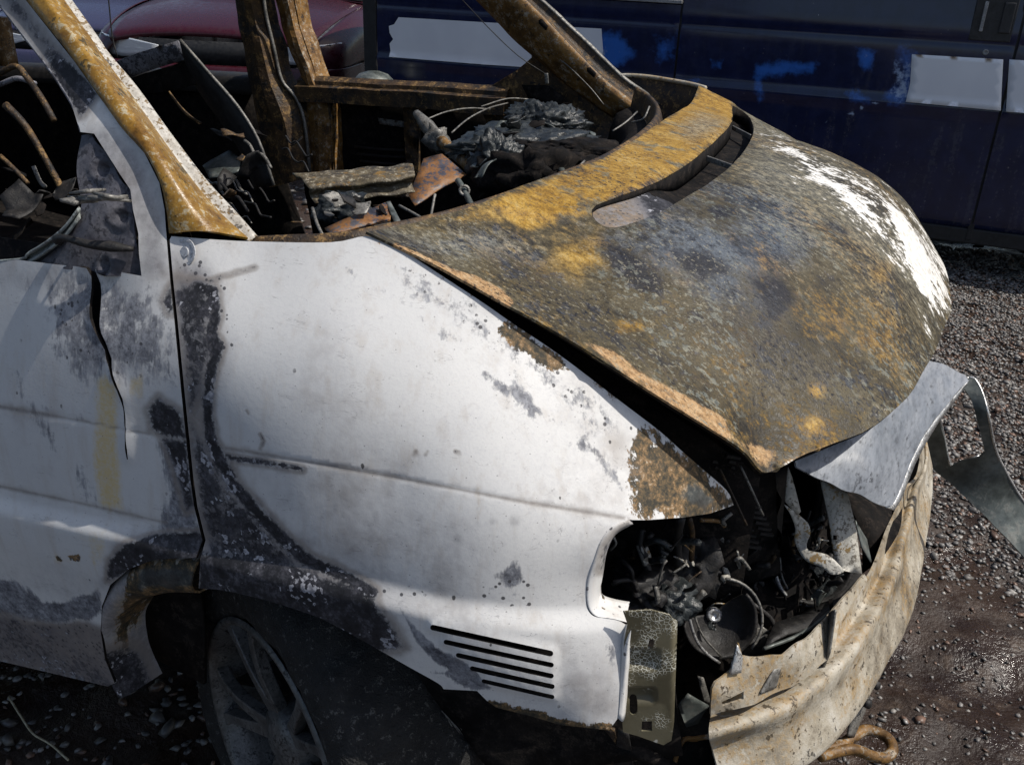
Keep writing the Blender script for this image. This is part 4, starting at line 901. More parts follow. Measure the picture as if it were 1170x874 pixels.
# --- engine bay
D = M['char']
pl('lock_carrier', [(877, 540, -.50), (900, 534, -.48), (894, 590, -.47), (889, 645, -.46), (867, 645, -.48), (872, 590, -.49)], D, sub=10, bump=.004)
pl('carrier_fin', [(900.5, 533, -.51), (905, 545, -.505), (915, 584, -.50), (911, 588, -.50), (897, 573, -.51)], M['sunpale'], thick=.002)
pxsheet('twisted_strap', [(896, 576), (912, 585), (922, 595), (926, 608), (922, 620), (925, 628), (945, 634), (956, 642), (964, 652), (950, 655), (938, 645), (924, 640), (915, 632), (908, 616), (909, 603), (904, 588)], [(896, 576, -.51), (925, 600, -.49), (908, 616, -.50), (925, 635, -.51), (964, 652, -.50), (945, 640, -.505)], M['sunpale'], van, axis='Y', bump=.006, step=3, lam=1e-5, smooth=3)
pl('headlamp_support', [(937.6, 548, -.46), (967.5, 560, -.44), (976, 595, -.45), (984, 655, -.46), (955, 650, -.48), (947, 595, -.47)], M['sunpale'], sub=10, bump=.003)
pl('support_blade', [(977, 594, -.36), (990, 616, -.34), (996, 645, -.36), (984, 624, -.37)], M['galv'], thick=.002)
pl('cross_member', [(938, 556, -.20), (1030, 575, -.10), (1005, 640, -.30), (985, 655, -.32), (978, 590, -.28)], M['soot'], sub=8, bump=.006)
# radiator: two tanks with fins between
for (a0, a1) in (((822, 528), (862, 625)), ((838, 522), (876, 610))):
    for k in range(15):
        t = k/14; a = np.array(a0)*(1-t)+np.array(a1)*t
        c = at(a[0], a[1], Y=-.56+.04*t)
        meshobj('radiator_fin', *box_vf(c, .020, .004, .004, rotm(0, .2, .5)), D, van, smooth=False)
tube('radiator_edge', [at(846, 532, Y=-.575), at(860, 562, Y=-.57), at(872, 589, Y=-.56)], .0018, M['ash'], van, 5)
tube('radiator_edge', [at(822, 535, Y=-.60), at(840, 572, Y=-.59), at(853, 600, Y=-.58)], .0018, M['rustdark'], van, 5)
plate('radiator', [at(815, 520, Y=-.53), at(880, 510, Y=-.49), at(885, 650, Y=-.46), at(845, 660, Y=-.50)], .03, M['soot'], van, sub=10, bump=.006)
# headlamp shells
def bowl(c, n, r, dep_, mat, name='headlamp_shell', part=1.0, a0=0):
    n = np.array(n, float); n /= np.linalg.norm(n)
    prof = [(r*1.04, .002), (r*1.06, .006), (r, .004), (r*.93, -dep_*.25), (r*.7, -dep_*.7), (r*.35, -dep_), (0, -dep_*1.03)]
    V, F = lathe_vf(c, n, prof, 40)
    V += np.array([n*.004*mnoise.noise(Vector(p)*40) for p in V])
    k = len(prof)-1; keep = [f for i, f in enumerate(F) if (i//k)/40 < part]
    o = meshobj(name, V, keep, mat, van, solid=.002, off=0)
    return o, n
c1 = at(822, 708, Y=-.60); nrm1 = (.45, -.80, .40)
b1, n1_ = bowl(c1, nrm1, .050, .026, D, part=.62)
def arc(c, n, r, a0, a1, k=14):
    n = np.array(n, float); n /= np.linalg.norm(n); t = np.cross(n, [0, 0, 1.]); t /= np.linalg.norm(t); b = np.cross(n, t)
    return [np.asarray(c)+r*(math.cos(a)*t+math.sin(a)*b) for a in np.linspace(a0, a1, k)]
meshobj('bulb_cap', *lathe_vf(c1-n1_*.028, n1_, [(.011, 0), (.011, .006), (.006, .008), (.006, .004), (0, .004)], 16), M['steel'], b1)
tube('shell_rim', arc(c1+n1_*.006, n1_, .060, 2.4, 4.6), .0022, M['ash'], b1, 6, 1)
tube('shell_rim', [at(782, 676, Y=-.66), at(786, 700, Y=-.655), at(795, 730, Y=-.645), at(808, 747, Y=-.64), at(822, 757, Y=-.63)], .0022, M['steel'], b1, 6)
tube('shell_rim', [at(790, 674, Y=-.65), at(793, 700, Y=-.645), at(803, 726, Y=-.64), at(824, 750, Y=-.625)], .0016, M['ash'], b1, 6)
c2 = at(925, 640, Y=-.42); nrm2 = (.35, -.75, .55)
b2, n2_ = bowl(c2, nrm2, .062, .05, D, part=.56)
tube('shell_rim', [at(885, 638, Y=-.46), at(888, 662, Y=-.465), at(900, 682, Y=-.465), at(918, 691, Y=-.46), at(936, 690, Y=-.45)], .0025, M['steel'], b2, 6)
tube('shell_rim', [at(891, 637, Y=-.45), at(894, 660, Y=-.455), at(905, 678, Y=-.455), at(922, 686, Y=-.45), at(934, 683, Y=-.44)], .0016, M['ash'], b2, 6)
for s in range(16):
    a = random.uniform(895, 960); b = random.uniform(630, 690)
    p = at(a, b, Y=-.44+random.uniform(-.02, .03))
    V, F = box_vf(p, random.uniform(.008, .03), random.uniform(.004, .014), random.uniform(.008, .03), rotm(*[random.uniform(0, 3) for _ in range(3)]))
    meshobj('lamp_fragment', V, F, random.choice([D, D, M['galv'], M['melt']]), b2, smooth=False, bevel=.001)
pl('lamp_fragment', [(926, 678, -.47), (935, 673, -.47), (944, 677, -.46), (934, 694, -.47)], M['galv'], b2, thick=.002)
pl('lower_shield', [(873, 740, -.62), (915, 722, -.56), (950, 695, -.48), (985, 658, -.40), (975, 653, -.36), (945, 660, -.38), (938, 690, -.44), (915, 702, -.50), (885, 712, -.56)], D, sub=10, bump=.003)
tube('shield_edge', [at(873, 741, Y=-.625), at(915, 724, Y=-.565), at(950, 697, Y=-.485), at(986, 659, Y=-.405)], .003, M['galv'], van, 6)
pl('reflector_scrap', [(858, 720, -.58), (872, 716, -.57), (880, 722, -.565), (866, 727, -.575)], M['ash'], thick=.002)
pl('bracket_scrap', [(774, 804, -.70), (786, 792, -.695), (810, 806, -.68), (797, 826, -.69), (784, 830, -.70)], M['galv'], thick=.003, bump=.003)
pl('bracket_scrap', [(797, 772, -.68), (804, 774, -.675), (813, 804, -.67), (805, 803, -.675)], M['ash'], thick=.002)
pl('bracket_scrap', [(766, 900, -.74), (779, 848, -.72), (812, 841, -.70), (820, 874, -.69), (822, 920, -.69)], M['soot'], thick=.004)
tube('bracket_edge', [at(764, 900, Y=-.745), at(778, 849, Y=-.725), at(795, 844, Y=-.71), at(812, 841, Y=-.70)], .0035, M['rust'], van, 6)
# melted lamp wiring / charred heap under the lamp opening
def heap(name, c, r, mat, parent, seed, res=3, amp=.45):
    bm = bmesh.new(); bmesh.ops.create_icosphere(bm, subdivisions=res, radius=1)
    for v in bm.verts:
        d = v.co.normalized(); k = 1+amp*mnoise.fractal(d*1.7+Vector((seed, 0, 0)), .8, 2.1, 4)+.16*mnoise.noise(d*9+Vector((0, seed, 0)))
        k += .10*abs(mnoise.noise(d*22+Vector((seed, 3, 0)))) if res > 3 else 0
        v.co = Vector((d.x*r[0], d.y*r[1], d.z*r[2]))*k+Vector(c)
    me = bpy.data.meshes.new(name); bm.to_mesh(me); bm.free(); me.shade_smooth(); me.materials.append(mat)
    o = bpy.data.objects.new(name, me); link(o, parent); return o
heap('charred_heap', at(735, 672, Y=-.66), (.05, .04, .030), D, van, 3, 4)
heap('charred_heap', at(770, 685, Y=-.66), (.032, .03, .026), M['melt'], van, 8, 4)
heap('charred_heap', at(790, 640, Y=-.55), (.05, .05, .05), D, van, 5, 4)
heap('charred_heap', at(850, 760, Y=-.55), (.07, .05, .05), D, van, 15, 4)
heap('engine_block', (.36, -.12, .62), (.30, .42, .26), M['soot'], van, 6, 4, .3)
heap('engine_block', (.62, -.30, .50), (.14, .26, .16), M['soot'], van, 9, 4, .3)
def wire(a, b, mat, r=.0022, sag=8, par=None):
    m_ = [(a[i]+b[i])/2+(random.uniform(-sag, sag) if i < 2 else random.uniform(-.01, .01)) for i in range(3)]
    return tube('burnt_cable', [at(q[0], q[1], Y=q[2]) for q in (a, m_, b)], r, mat, par or van, 5)
for a, b, mt, r_ in (((730, 622, -.66), (738, 645, -.66), M['ash'], .0055), ((738, 645, -.66), (744, 662, -.67), D, .006), ((762, 640, -.70), (752, 668, -.69), M['ash'], .0016), ((748, 668, -.69), (744, 690, -.69), M['ash'], .004), ((778, 592, -.66), (775, 650, -.62), D, .006), ((788, 592, -.64), (790, 640, -.60), M['rustdark'], .004), ((800, 594, -.60), (828, 601, -.57), M['rust'], .0032), ((828, 600, -.57), (836, 586, -.57), M['ash'], .0032), ((840, 640, -.56), (856, 650, -.54), M['ash'], .003), ((842, 630, -.55), (846, 648, -.55), M['ash'], .0018), ((850, 632, -.55), (846, 650, -.55), M['ash'], .0018), ((700, 665, -.72), (728, 675, -.70), D, .004), ((710, 640, -.70), (722, 668, -.70), D, .003), ((768, 655, -.68), (784, 640, -.66), M['ash'], .0016), ((860, 690, -.56), (885, 715, -.55), D, .004), ((905, 610, -.42), (940, 602, -.40), M['ash'], .0024), ((960, 640, -.40), (966, 618, -.40), D, .0016)):
    wire(a, b, mt, r_)
for _ in range(70):      # tangle of burnt looms and clips
    a = random.choice([random.gauss(745, 30), random.gauss(850, 35), random.gauss(930, 25)]); b = random.gauss(655, 30)
    if not (694 < a < 985 and 600 < b < 735): continue
    yv = -.66+.26*sstep(740, 930, a)+random.uniform(-.03, .03)
    l_ = random.uniform(8, 34); th_ = random.uniform(-1.9, .6)
    wire((a, b, yv), (a+l_*math.cos(th_), b+l_*math.sin(th_), yv+random.uniform(-.02, .03)), random.choice([D, D, M['melt'], M['ash'], M['rustdark'], M['sunpale']]), random.choice([.0012, .0018, .003, .005]), 7)
for _ in range(34):
    a = random.uniform(700, 960); b = random.uniform(625, 725); yv = -.68+.26*sstep(740, 930, a)+random.uniform(-.02, .03)
    c = at(a, b, Y=yv); R_ = rotm(random.uniform(-.9, .9), random.uniform(-.9, .9), random.uniform(0, 6)); sz = random.uniform(.006, .022); k_ = random.randint(5, 7)
    plate('lamp_scrap', [c+R_@np.array([sz*random.uniform(.5, 1.1)*math.cos(6.283*q/k_), sz*.6*random.uniform(.5, 1.1)*math.sin(6.283*q/k_), random.uniform(-.2, .2)*sz]) for q in range(k_)], .0015, random.choice([D, D, M['melt'], M['ash'], M['galv'], M['sunpale']]), van, sub=6, bump=sz*.3, seed=random.random()*30)
# small shards: nobody could count them
parts = []
for _ in range(900):
    a = random.uniform(690, 955); b = random.uniform(592, 730)
    if a > 880 and b > 720: continue
    p = at(a, b, Y=random.uniform(-.50, -.20)-(.12 if a < 780 else 0))
    parts.append(box_vf(p, random.uniform(.004, .03), random.uniform(.001, .003), random.uniform(.002, .007), rotm(*[random.uniform(0, 6) for _ in range(3)])))
o = meshobj('charred_debris', *merge(parts), M['soot'], van, smooth=False); o['kind'] = 'stuff'  # extra-dark colour stands in for the shade of the bay
plate('bay_sun_blocker', [(.70, -.36, .50), (.755, .1, .50), (.72, .6, .50), (.70, .6, .86), (.745, .1, .87), (.69, -.34, .84)], .01, M['soot'], van, sub=10, bump=.01)  # dark plate added to block sun entering the engine bay
plate('undertray', [(-.6, -.86, .36), (.66, -.62, .36), (.72, .55, .36), (-.6, .86, .36)], .006, M['soot'], van, sub=8, bump=.02)
plate('wheelhouse', [(-.40, -.60, .10), (.46, -.60, .10), (.46, -.60, .72), (-.02, -.60, .80), (-.40, -.60, .72)], .006, M['soot'], van, sub=10, bump=.03)
# fallen pieces beneath the wing
for i in range(7):
    a = 575+i*22+random.uniform(-6, 6)
    pl('underbody_scrap', [(a, 815+i*3, -.80), (a+12, 818+i*3, -.80), (a+18, 880, -.78), (a-6, 890, -.78)], random.choice([M['soot'], M['rustdark'], D]), thick=.003, bump=.004)
tube('underbody_pipe', [at(640, 835, Y=-.80), at(680, 850, Y=-.79), at(730, 858, Y=-.78), at(770, 880, Y=-.77)], .010, M['soot'], van, 8)

# --- front wheel, steered
hub = at(314, 851, Y=-.865); ang = math.radians(25)
wn = np.array([-math.sin(ang), -math.cos(ang), .03]); wn /= np.linalg.norm(wn)
wheel = bpy.data.objects.new('wheel', None); link(wheel, van)
V, F = lathe_vf(hub, wn, [(.200, -.02), (.207, .006), (.216, .012), (.25, .018), (.275, .010), (.292, -.01), (.300, -.04), (.303, -.10), (.300, -.17), (.285, -.205), (.22, -.21)], 96)
V += np.array([(.014*mnoise.noise(Vector(p)*22)+.010*mnoise.noise(Vector(p)*60))*(p-hub)/np.linalg.norm(p-hub) for p in V])
meshobj('tyre', V, F, M['tyre'], wheel)
tw = np.cross(wn, [0, 0, 1.]); tw /= np.linalg.norm(tw); bw = np.cross(wn, tw)
rp = [lathe_vf(hub, wn, [(.206, .008), (.202, .013), (.196, .012), (.190, .002), (.184, -.03), (.180, -.12)], 72), lathe_vf(hub, wn, [(0, .000), (.022, .0), (.030, -.004), (.052, -.012), (.058, -.04), (.05, -.10)], 36)]
rim_ = meshobj('rim', *merge(rp), M['rim'], wheel)
for k in range(10):
    a0 = 2*math.pi*(k//2)/5+.20; da = (-.16 if k % 2 else .16)
    def wp(a, r, h): return hub+r*(math.cos(a)*tw+math.sin(a)*bw)+h*wn
    rows2 = []
    for sgn in (-1, 1):
        for hh in ((0, -.02) if sgn < 0 else (-.02, 0)):
            rows2.append([wp(a0+da*.8+sgn*.28, .046, -.012+hh), wp(a0+da+sgn*.075, .11, .000+hh), wp(a0+da*1.15+sgn*.050, .16, .004+hh), wp(a0+da*1.5+sgn*.06, .196, .004+hh)])
    V, F = loft(rows2, 4, 1, False); b_ = 4
    nV = len(V)//4; F += [(i*4+3, i*4, (i+1)*4, (i+1)*4+3) for i in range(nV-1)]
    meshobj('spoke', V, F, M['rim'], rim_, smooth=False, bevel=.002)
meshobj('brake_disc', *disc_vf(hub-wn*.09, wn, .14, .012, 40), M['soot'], wheel)
# burst steel cords of the tyre
cp = []
for k in range(120):
    s = random.random(); o0 = random.uniform(-16, 16)
    a = (455+60*s*.3+o0*.9, 752+s*10+o0*.5); b = (560+random.uniform(-45, 30)+o0, 880+random.uniform(-20, 25))
    yb = -.82+random.uniform(-.02, .02)
    pts = [at(a[0], a[1], Y=yb), at((a[0]+b[0])/2+random.uniform(-10, 4), (a[1]+b[1])/2+random.uniform(-4, 10), Y=yb-.01), at(b[0], b[1], Y=yb+.02)]
    cp.append(tube_vf(crom(pts, 4), .0009, 4))
o = meshobj('steel_cords', *merge(cp), M['ash'], wheel); o['kind'] = 'stuff'
sp_ = []
for _ in range(26):
    a = random.uniform(385, 402); b = random.uniform(745, 800); p = at(a, b, Y=-.875); d = rng.normal(0, 1, 3); d /= np.linalg.norm(d)
    sp_.append(tube_vf([p-d*.007, p+d*.007], .0006, 4))
M['straw'] = mat_generic('dry_straw', (.38, .33, .22), (.48, .43, .30), (.28, .23, .14), 30, .7, .2)
o = meshobj('straw', *merge(sp_), M['straw'], wheel); o['kind'] = 'stuff'

# ------------------------------------------------------------------ cab interior
RD = M['rustdark']
def bar(name, px_pts, r, mat, parent=van, sides=8): return tube(name, [at(a, b, Y=c) for a, b, c in px_pts], r, mat, parent, sides)
# far door: sill, skin, inner framework
far = bpy.data.objects.new('far_door', None); link(far, van); far['label'] = 'far front door shell rusted dark brown'
sA = [at(a, b, Y=.84) for a, b in ((340, 92), (420, 96), (500, 100), (545, 104), (580, 106))]
V, F = loft([np.array(sA)+np.array([0, .05, .0]), np.array(sA)+np.array([0, .02, .012]), np.array(sA), np.array(sA)+np.array([0, -.002, -.012]), np.array(sA)+np.array([0, -.02, -.016]), np.array(sA)+np.array([0, -.022, -.06]), np.array(sA)+np.array([0, .02, -.065])], 8, 1)
V += np.array([[0, .004*mnoise.noise(Vector(p)*14), .004*mnoise.noise(Vector(p)*10)] for p in V])
meshobj('door_sill', V, F, M['rustdark'], far, smooth=False, solid=.003, off=0)
plate('door_skin', [at(330, 94, Y=.90), at(720, 112, Y=.90), (.05, .92, .42), (-1.15, .92, .42)], .004, M['soot'], far, sub=14, bump=.015)
pl('door_inner', [(360, 112, .86), (378, 112, .86), (382, 205, .86), (362, 205, .86)], RD, far, thick=.02, bump=.006)
pl('door_inner', [(462, 116, .86), (476, 116, .86), (480, 212, .86), (466, 212, .86)], RD, far, thick=.02, bump=.004)
pl('door_inner', [(382, 196, .86), (470, 196, .86), (475, 225, .86), (380, 225, .86)], RD, far, thick=.02, bump=.006)
pl('door_handle_plate', [(432, 135, .87), (462, 139, .87), (464, 146, .87), (434, 142, .87)], M['ash'], far, thick=.003)
for i in range(4):
    bar('door_bar', [(405+i*3, 168+i*8, .88), (440, 171+i*8, .88), (466, 172+i*8, .88)], .004, D, far, 6)
# sail plate ahead of the far window
pl('sail_plate', [(545, 108, .86), (572, 92, .86), (592, 80, .86), (608, 66, .855), (606, 44, .85), (622, 55, .85), (690, 105, .85), (740, 130, .83), (735, 175, .82), (640, 178, .84), (560, 150, .86)], RD, far, sub=14, bump=.008, thick=.006)
pl('sail_plate', [(596, 97, .80), (626, 98, .80), (645, 112, .79), (640, 124, .79), (604, 113, .80)], M['soot'], far, thick=.004)
bar('grab_wire', [(607, 47, .82), (640, 68, .79), (672, 98, .77), (690, 120, .76)], .0016, M['ash'], far, 5)
# far B pillar: two posts
def post(name, L, R, y0, y1, mat, lab=None):
    A = np.array([at(a, b, Y=y0) for a, b in L]); B = np.array([at(a, b, Y=y1) for a, b in R]); mm = (A+B)/2+np.array([.02, -.03, 0])
    d = A[0]-A[1]; d /= np.linalg.norm(d); e = np.array([0, -.12, .55]); A = np.vstack([A[0]+e, A]); B = np.vstack([B[0]+e, B]); mm = np.vstack([mm[0]+e, mm])
    V, F = loft([A+np.array([0, .06, 0]), A, A*.8+mm*.2, mm*.75+A*.25, mm*.75+B*.25, B*.85+mm*.15+np.array([0, .02, 0]), B, B+np.array([0, .06, 0])], 6, 1)
    V += np.array([[.004*mnoise.noise(Vector(p)*16), .006*mnoise.noise(Vector(p)*12), 0] for p in V])
    return meshobj(name, V, F, mat, van, smooth=False, solid=.004, off=0)
post('door_pillar', [(268, 0), (277, 45), (286, 95), (296, 150), (305, 215)], [(299, 0), (312, 50), (322, 90), (345, 130), (354, 200)], .80, .82, RD)
post('door_pillar', [(316, 0), (328, 48), (346, 92), (352, 140), (356, 210)], [(337, 0), (350, 48), (364, 92), (380, 115), (384, 200)], .85, .86, M['rust'])
bar('pillar_flange', [(299, -30, .80), (303, 12, .80), (313, 55, .81), (322, 92, .815), (338, 112, .82), (348, 140, .82), (354, 196, .82)], .0055, M['ash'], van, 6)
bar('pillar_flange', [(316, -20, .845), (331, 40, .85), (345, 85, .855)], .004, M['bumper'], van, 5)
# rear far side below the window and cab floor
plate('far_side_panel', [at(-250, 70, Y=.90), at(286, 90, Y=.90), (-1.15, .92, .42), (-4.0, .92, .42)], .006, M['soot'], van, sub=16, bump=.02)
sB = [at(a, b, Y=.86) for a, b in ((-250, 66), (0, 76), (120, 81), (240, 87), (290, 90))]
V, F = loft([np.array(sB)+np.array([0, .05, .01]), np.array(sB), np.array(sB)+np.array([0, -.02, -.05])], 4, 3)
meshobj('window_rail', V, F, M['char'], van, solid=.003, off=0)
plate('cab_floor', [(-3.9, -.86, .50), (-.05, -.80, .50), (-.05, .88, .50), (-3.9, .90, .50)], .008, M['soot'], van, sub=16, bump=.03)
# seat frames
seat = bpy.data.objects.new('seat_frame', None); link(seat, van); seat['label'] = 'burnt steel seat back frame in the cab'
pl('back_plate', [(134, 70, .28), (160, 60, .28), (203, 47, .26), (213, 58, .26), (212, 68, .26), (180, 78, .28), (150, 88, .30)], M['frame'], seat, sub=12, bump=.004, thick=.006)
pl('back_plate', [(148, 90, .31), (180, 80, .29), (216, 69, .27), (232, 95, .27), (190, 105, .29), (160, 108, .31)], M['soot'], seat, sub=10, bump=.006, thick=.004)
V, F = loft([[at(a, b, Y=.24) for a, b in ((206, 46), (240, 86), (271, 122), (295, 161), (313, 212))], [at(a, b, Y=.25) for a, b in ((210, 62), (232, 98), (258, 135), (280, 170), (296, 214))], [at(a, b, Y=.30) for a, b in ((208, 66), (228, 104), (254, 140), (276, 174), (292, 216))]], 5, 2)
meshobj('side_rail', V, F, D, seat, solid=.008, off=0)
bar('side_rail_edge', [(206, 46, .235), (240, 85, .235), (271, 121, .235), (295, 160, .235), (313, 212, .235)], .004, M['ash'], seat, 6)
for a in (((186, 95, .30), (206, 122, .30), (228, 142, .30)), ((196, 110, .28), (212, 130, .28), (230, 141, .28)), ((246, 116, .27), (256, 128, .27), (260, 136, .27))):
    bar('seat_spring', a, .003, M['rustdark'], seat, 5)
pl('seat_pan', [(232, 190, .22), (262, 172, .26), (275, 182, .25), (272, 196, .20), (240, 205, .18)], M['galv'], seat, sub=8, bump=.006)
seat2 = bpy.data.objects.new('seat_frame', None); link(seat2, van); seat2['label'] = 'burnt seat frame behind the near door window'
bar('side_rail', [(0, 84, -.45), (18, 76, -.45), (30, 88, -.45), (46, 110, -.46), (62, 138, -.47)], .0055, M['rustdark'], seat2)
bar('side_rail', [(6, 120, -.50), (29, 144, -.50), (52, 182, -.50), (76, 226, -.50)], [.007, .006, .0055, .006], M['rustdark'], seat2)
bar('side_rail', [(0, 97, -.42), (20, 90, -.42), (40, 96, -.42)], .005, M['frame'], seat2)
bar('seat_spring', [(0, 178, -.55), (18, 195, -.55), (32, 210, -.55)], .004, M['rustdark'], seat2, 6)
bar('seat_spring', [(38, 190, -.50), (46, 208, -.50), (52, 214, -.5)], .004, M['ash'], seat2, 6)
bar('door_post', [(0, 20, .55), (4, 45, .55), (10, 75, .55)], .03, M['rust'], van)
# dashboard remains
tops = [at(a, b, Y=c) for a, b, c in ((334, 200, -.22), (380, 196, -.18), (430, 192, -.14), (471, 188, -.10))]
t2 = [at(a, b, Y=c) for a, b, c in ((352, 214, -.30), (395, 211, -.26), (440, 207, -.22), (474, 202, -.18))]
t3 = [at(a, b, Y=c) for a, b, c in ((360, 233, -.30), (400, 228, -.26), (440, 224, -.22), (474, 220, -.18))]
V, F = loft([tops, np.array(tops)*.5+np.array(t2)*.5+np.array([0, 0, .006]), t2, np.array(t2)*.5+np.array(t3)*.5+np.array([-.012, .01, 0]), t3], 8, 4)
V += np.array([[0, 0, .0015*math.sin(p[1]*160)+.003*mnoise.noise(Vector(p)*30)] for p in V])
meshobj('dash_beam', V, F, M['dash'], van, solid=.003, off=0, orient=True)
pl('dash_bracket', [(467, 224, -.14), (484, 182, -.02), (505, 177, .02), (533, 200, -.02), (500, 218, -.10), (474, 235, -.17)], M['bluerust'], thick=.003, sub=10, bump=.004)
bar('steering_column', [(476, 130, .36), (488, 144, .32), (500, 158, .27), (528, 182, .15)], [.010, .018, .016, .014], M['ash'], van, 10)
heap('column_switch', at(499, 160, Y=.26), (.030, .024, .028), M['ash'], van, 12, 3, .6)
bar('steering_column', [(505, 162, .24), (530, 184, .14), (545, 196, .06)], [.014, .013, .018], M['rust'], van, 10)
heap('molten_dashboard', at(600, 166, Y=.30), (.15, .20, .038), M['melt'], van, 21, 5, .32)
heap('molten_dashboard', at(568, 186, Y=.02), (.045, .04, .055), M['melt'], van, 24, 5, .4)
heap('molten_dashboard', at(624, 142, Y=.50), (.10, .10, .05), M['melt'], van, 27, 5, .35)
heap('molten_dashboard', at(668, 178, Y=.12), (.12, .07, .025), M['soot'], van, 31, 5, .35)
heap('molten_dashboard', at(610, 205, Y=-.02), (.09, .06, .05), M['soot'], van, 33, 4, .6)
for a in (((540, 165, .1), (556, 168, .08), (568, 176, .06), (552, 180, .08)), ((575, 172, .05), (600, 165, .1), (618, 158, .15), (600, 172, .1), (580, 182, .04))):
    pl('dash_flake', a, M['melt'], thick=.003, bump=.006)
def flake(px_, py_, Y, size, mat, name='dash_flake'):
    c = at(px_, py_, Y=Y); n_ = random.randint(5, 7); R_ = rotm(random.uniform(-.7, .7), random.uniform(-.7, .7), random.uniform(0, 6))
    pts = []
    for k in range(n_):
        a_ = 2*math.pi*(k+random.uniform(-.3, .3))/n_; r_ = size*random.uniform(.45, 1.1); pts.append(c+R_@np.array([r_*math.cos(a_), r_*.7*math.sin(a_), random.uniform(-.2, .2)*size]))
    return plate(name, pts, .002, mat, van, sub=7, bump=size*.35, seed=random.random()*50)
for _ in range(44):
    t = random.random(); a_ = 545+125*t+random.uniform(-10, 10); b_ = 178-38*t+random.uniform(-26, 30); yy_ = .02+.5*t+random.uniform(-.08, .08)-(b_-165)*.003
    if 118 < b_ < 212: flake(a_, b_, yy_, random.uniform(.014, .045), random.choice([M['melt'], M['melt'], M['char'], M['soot'], M['galv']]))
for _ in range(9):      # charred scraps inside the near window and on the cab floor
    flake(random.uniform(-5, 88), random.uniform(175, 275), random.uniform(-.62, -.35), random.uniform(.015, .05), random.choice([M['soot'], M['char'], M['soot'], M['char']]), 'cab_scrap')
for k_ in range(12):     # bare seat springs and looms sagging over the cab floor
    a_ = random.uniform(225, 335); b_ = random.uniform(150, 240); yv = random.uniform(-.2, .35)
    bar('seat_spring', [(a_+q*6, b_+q*5+4*math.sin(q*2.1+k_), yv-.02*q) for q in range(6)], random.choice([.002, .003, .004]), random.choice([M['rustdark'], M['char'], M['ash']]), van, 5)
for _ in range(9):
    flake(random.uniform(255, 350), random.uniform(150, 262), random.uniform(-.3, .35), random.uniform(.02, .06), random.choice([M['char'], M['char'], M['soot'], M['soot'], M['rustdark']]), 'cab_scrap')
for _ in range(16):
    flake(random.uniform(350, 470), random.uniform(225, 262), random.uniform(-.45, -.25), random.uniform(.01, .03), random.choice([M['char'], M['rustdark'], M['soot'], M['ash']]))
pl('dash_bracket', [(371, 262, -.46), (402, 248, -.42), (440, 232, -.36), (447, 242, -.37), (446, 252, -.40), (380, 270, -.48)], M['bluerust'], thick=.004, bump=.002)
pl('dash_bracket', [(441, 232, -.355), (446, 231, -.35), (459, 256, -.40), (452, 258, -.41)], M['galv'], thick=.004)
bar('dash_stay', [(523, 206, -.10), (531, 219, -.12), (540, 238, -.16)], .006, M['galv'], van, 8)
meshobj('stay_ring', *lathe_vf(at(530.5, 218, Y=-.125), (.5, -.8, .4), [(.011, 0), (.011, .004), (.006, .004), (.006, 0)], 18), M['ash'], van)
bar('dash_stay', [(634, 180, -.02), (641, 194, -.04), (645, 204, -.06)], .007, M['galv'], van, 8)
bar('dash_stay', [(497, 222, -.26), (494, 238, -.28), (492, 250, -.30)], .0025, M['ash'], van, 6)
bar('dash_stay', [(456, 235, -.3), (476, 246, -.32), (482, 250, -.33)], .0025, M['ash'], van, 6)
bar('dash_stay', [(357, 238, -.42), (362, 255, -.45), (368, 268, -.48)], .003, M['ash'], van, 6)
heap('molten_dashboard', at(392, 238, Y=-.34), (.04, .04, .028), M['melt'], van, 41, 4, .6)
for a in (((489, 136, .38), (510, 128, .45), (535, 124, .55), (560, 125, .62)), ((516, 152, .30), (535, 136, .42), (558, 124, .55), (580, 118, .68)), ((550, 122, .60), (580, 113, .70), (606, 114, .75)), ((640, 205, -.05), (655, 196, -.02), (668, 184, .02)), ((700, 150, .4), (715, 140, .45), (728, 128, .5)), ((722, 140, .45), (735, 136, .42), (742, 122, .45))):
    bar('burnt_cable', a, .0022, M['ash'], van, 5)
bar('hanging_wire', [(528, 0, .55), (560, 34, .52), (592, 64, .52), (622, 84, .55)], .0012, D, van, 5)
bar('hanging_wire', [(122, -20, -.62), (125, 10, -.62), (128, 40, -.62), (134, 66, -.62)], .0010, D, van, 5)
pl('wire_tag', [(622, 84, .55), (626, 84, .55), (627, 96, .55), (623, 96, .55)], M['ash'], thick=.002)
plate('firewall_lower', [(.15, -.80, .50), (.22, -.2, .50), (.22, .4, .50), (.10, .86, .50), (.02, .84, 1.08), (.14, .4, 1.08), (.16, -.2, 1.08), (.05, -.72, 1.08)], .005, M['soot'], van, sub=14, bump=.02)
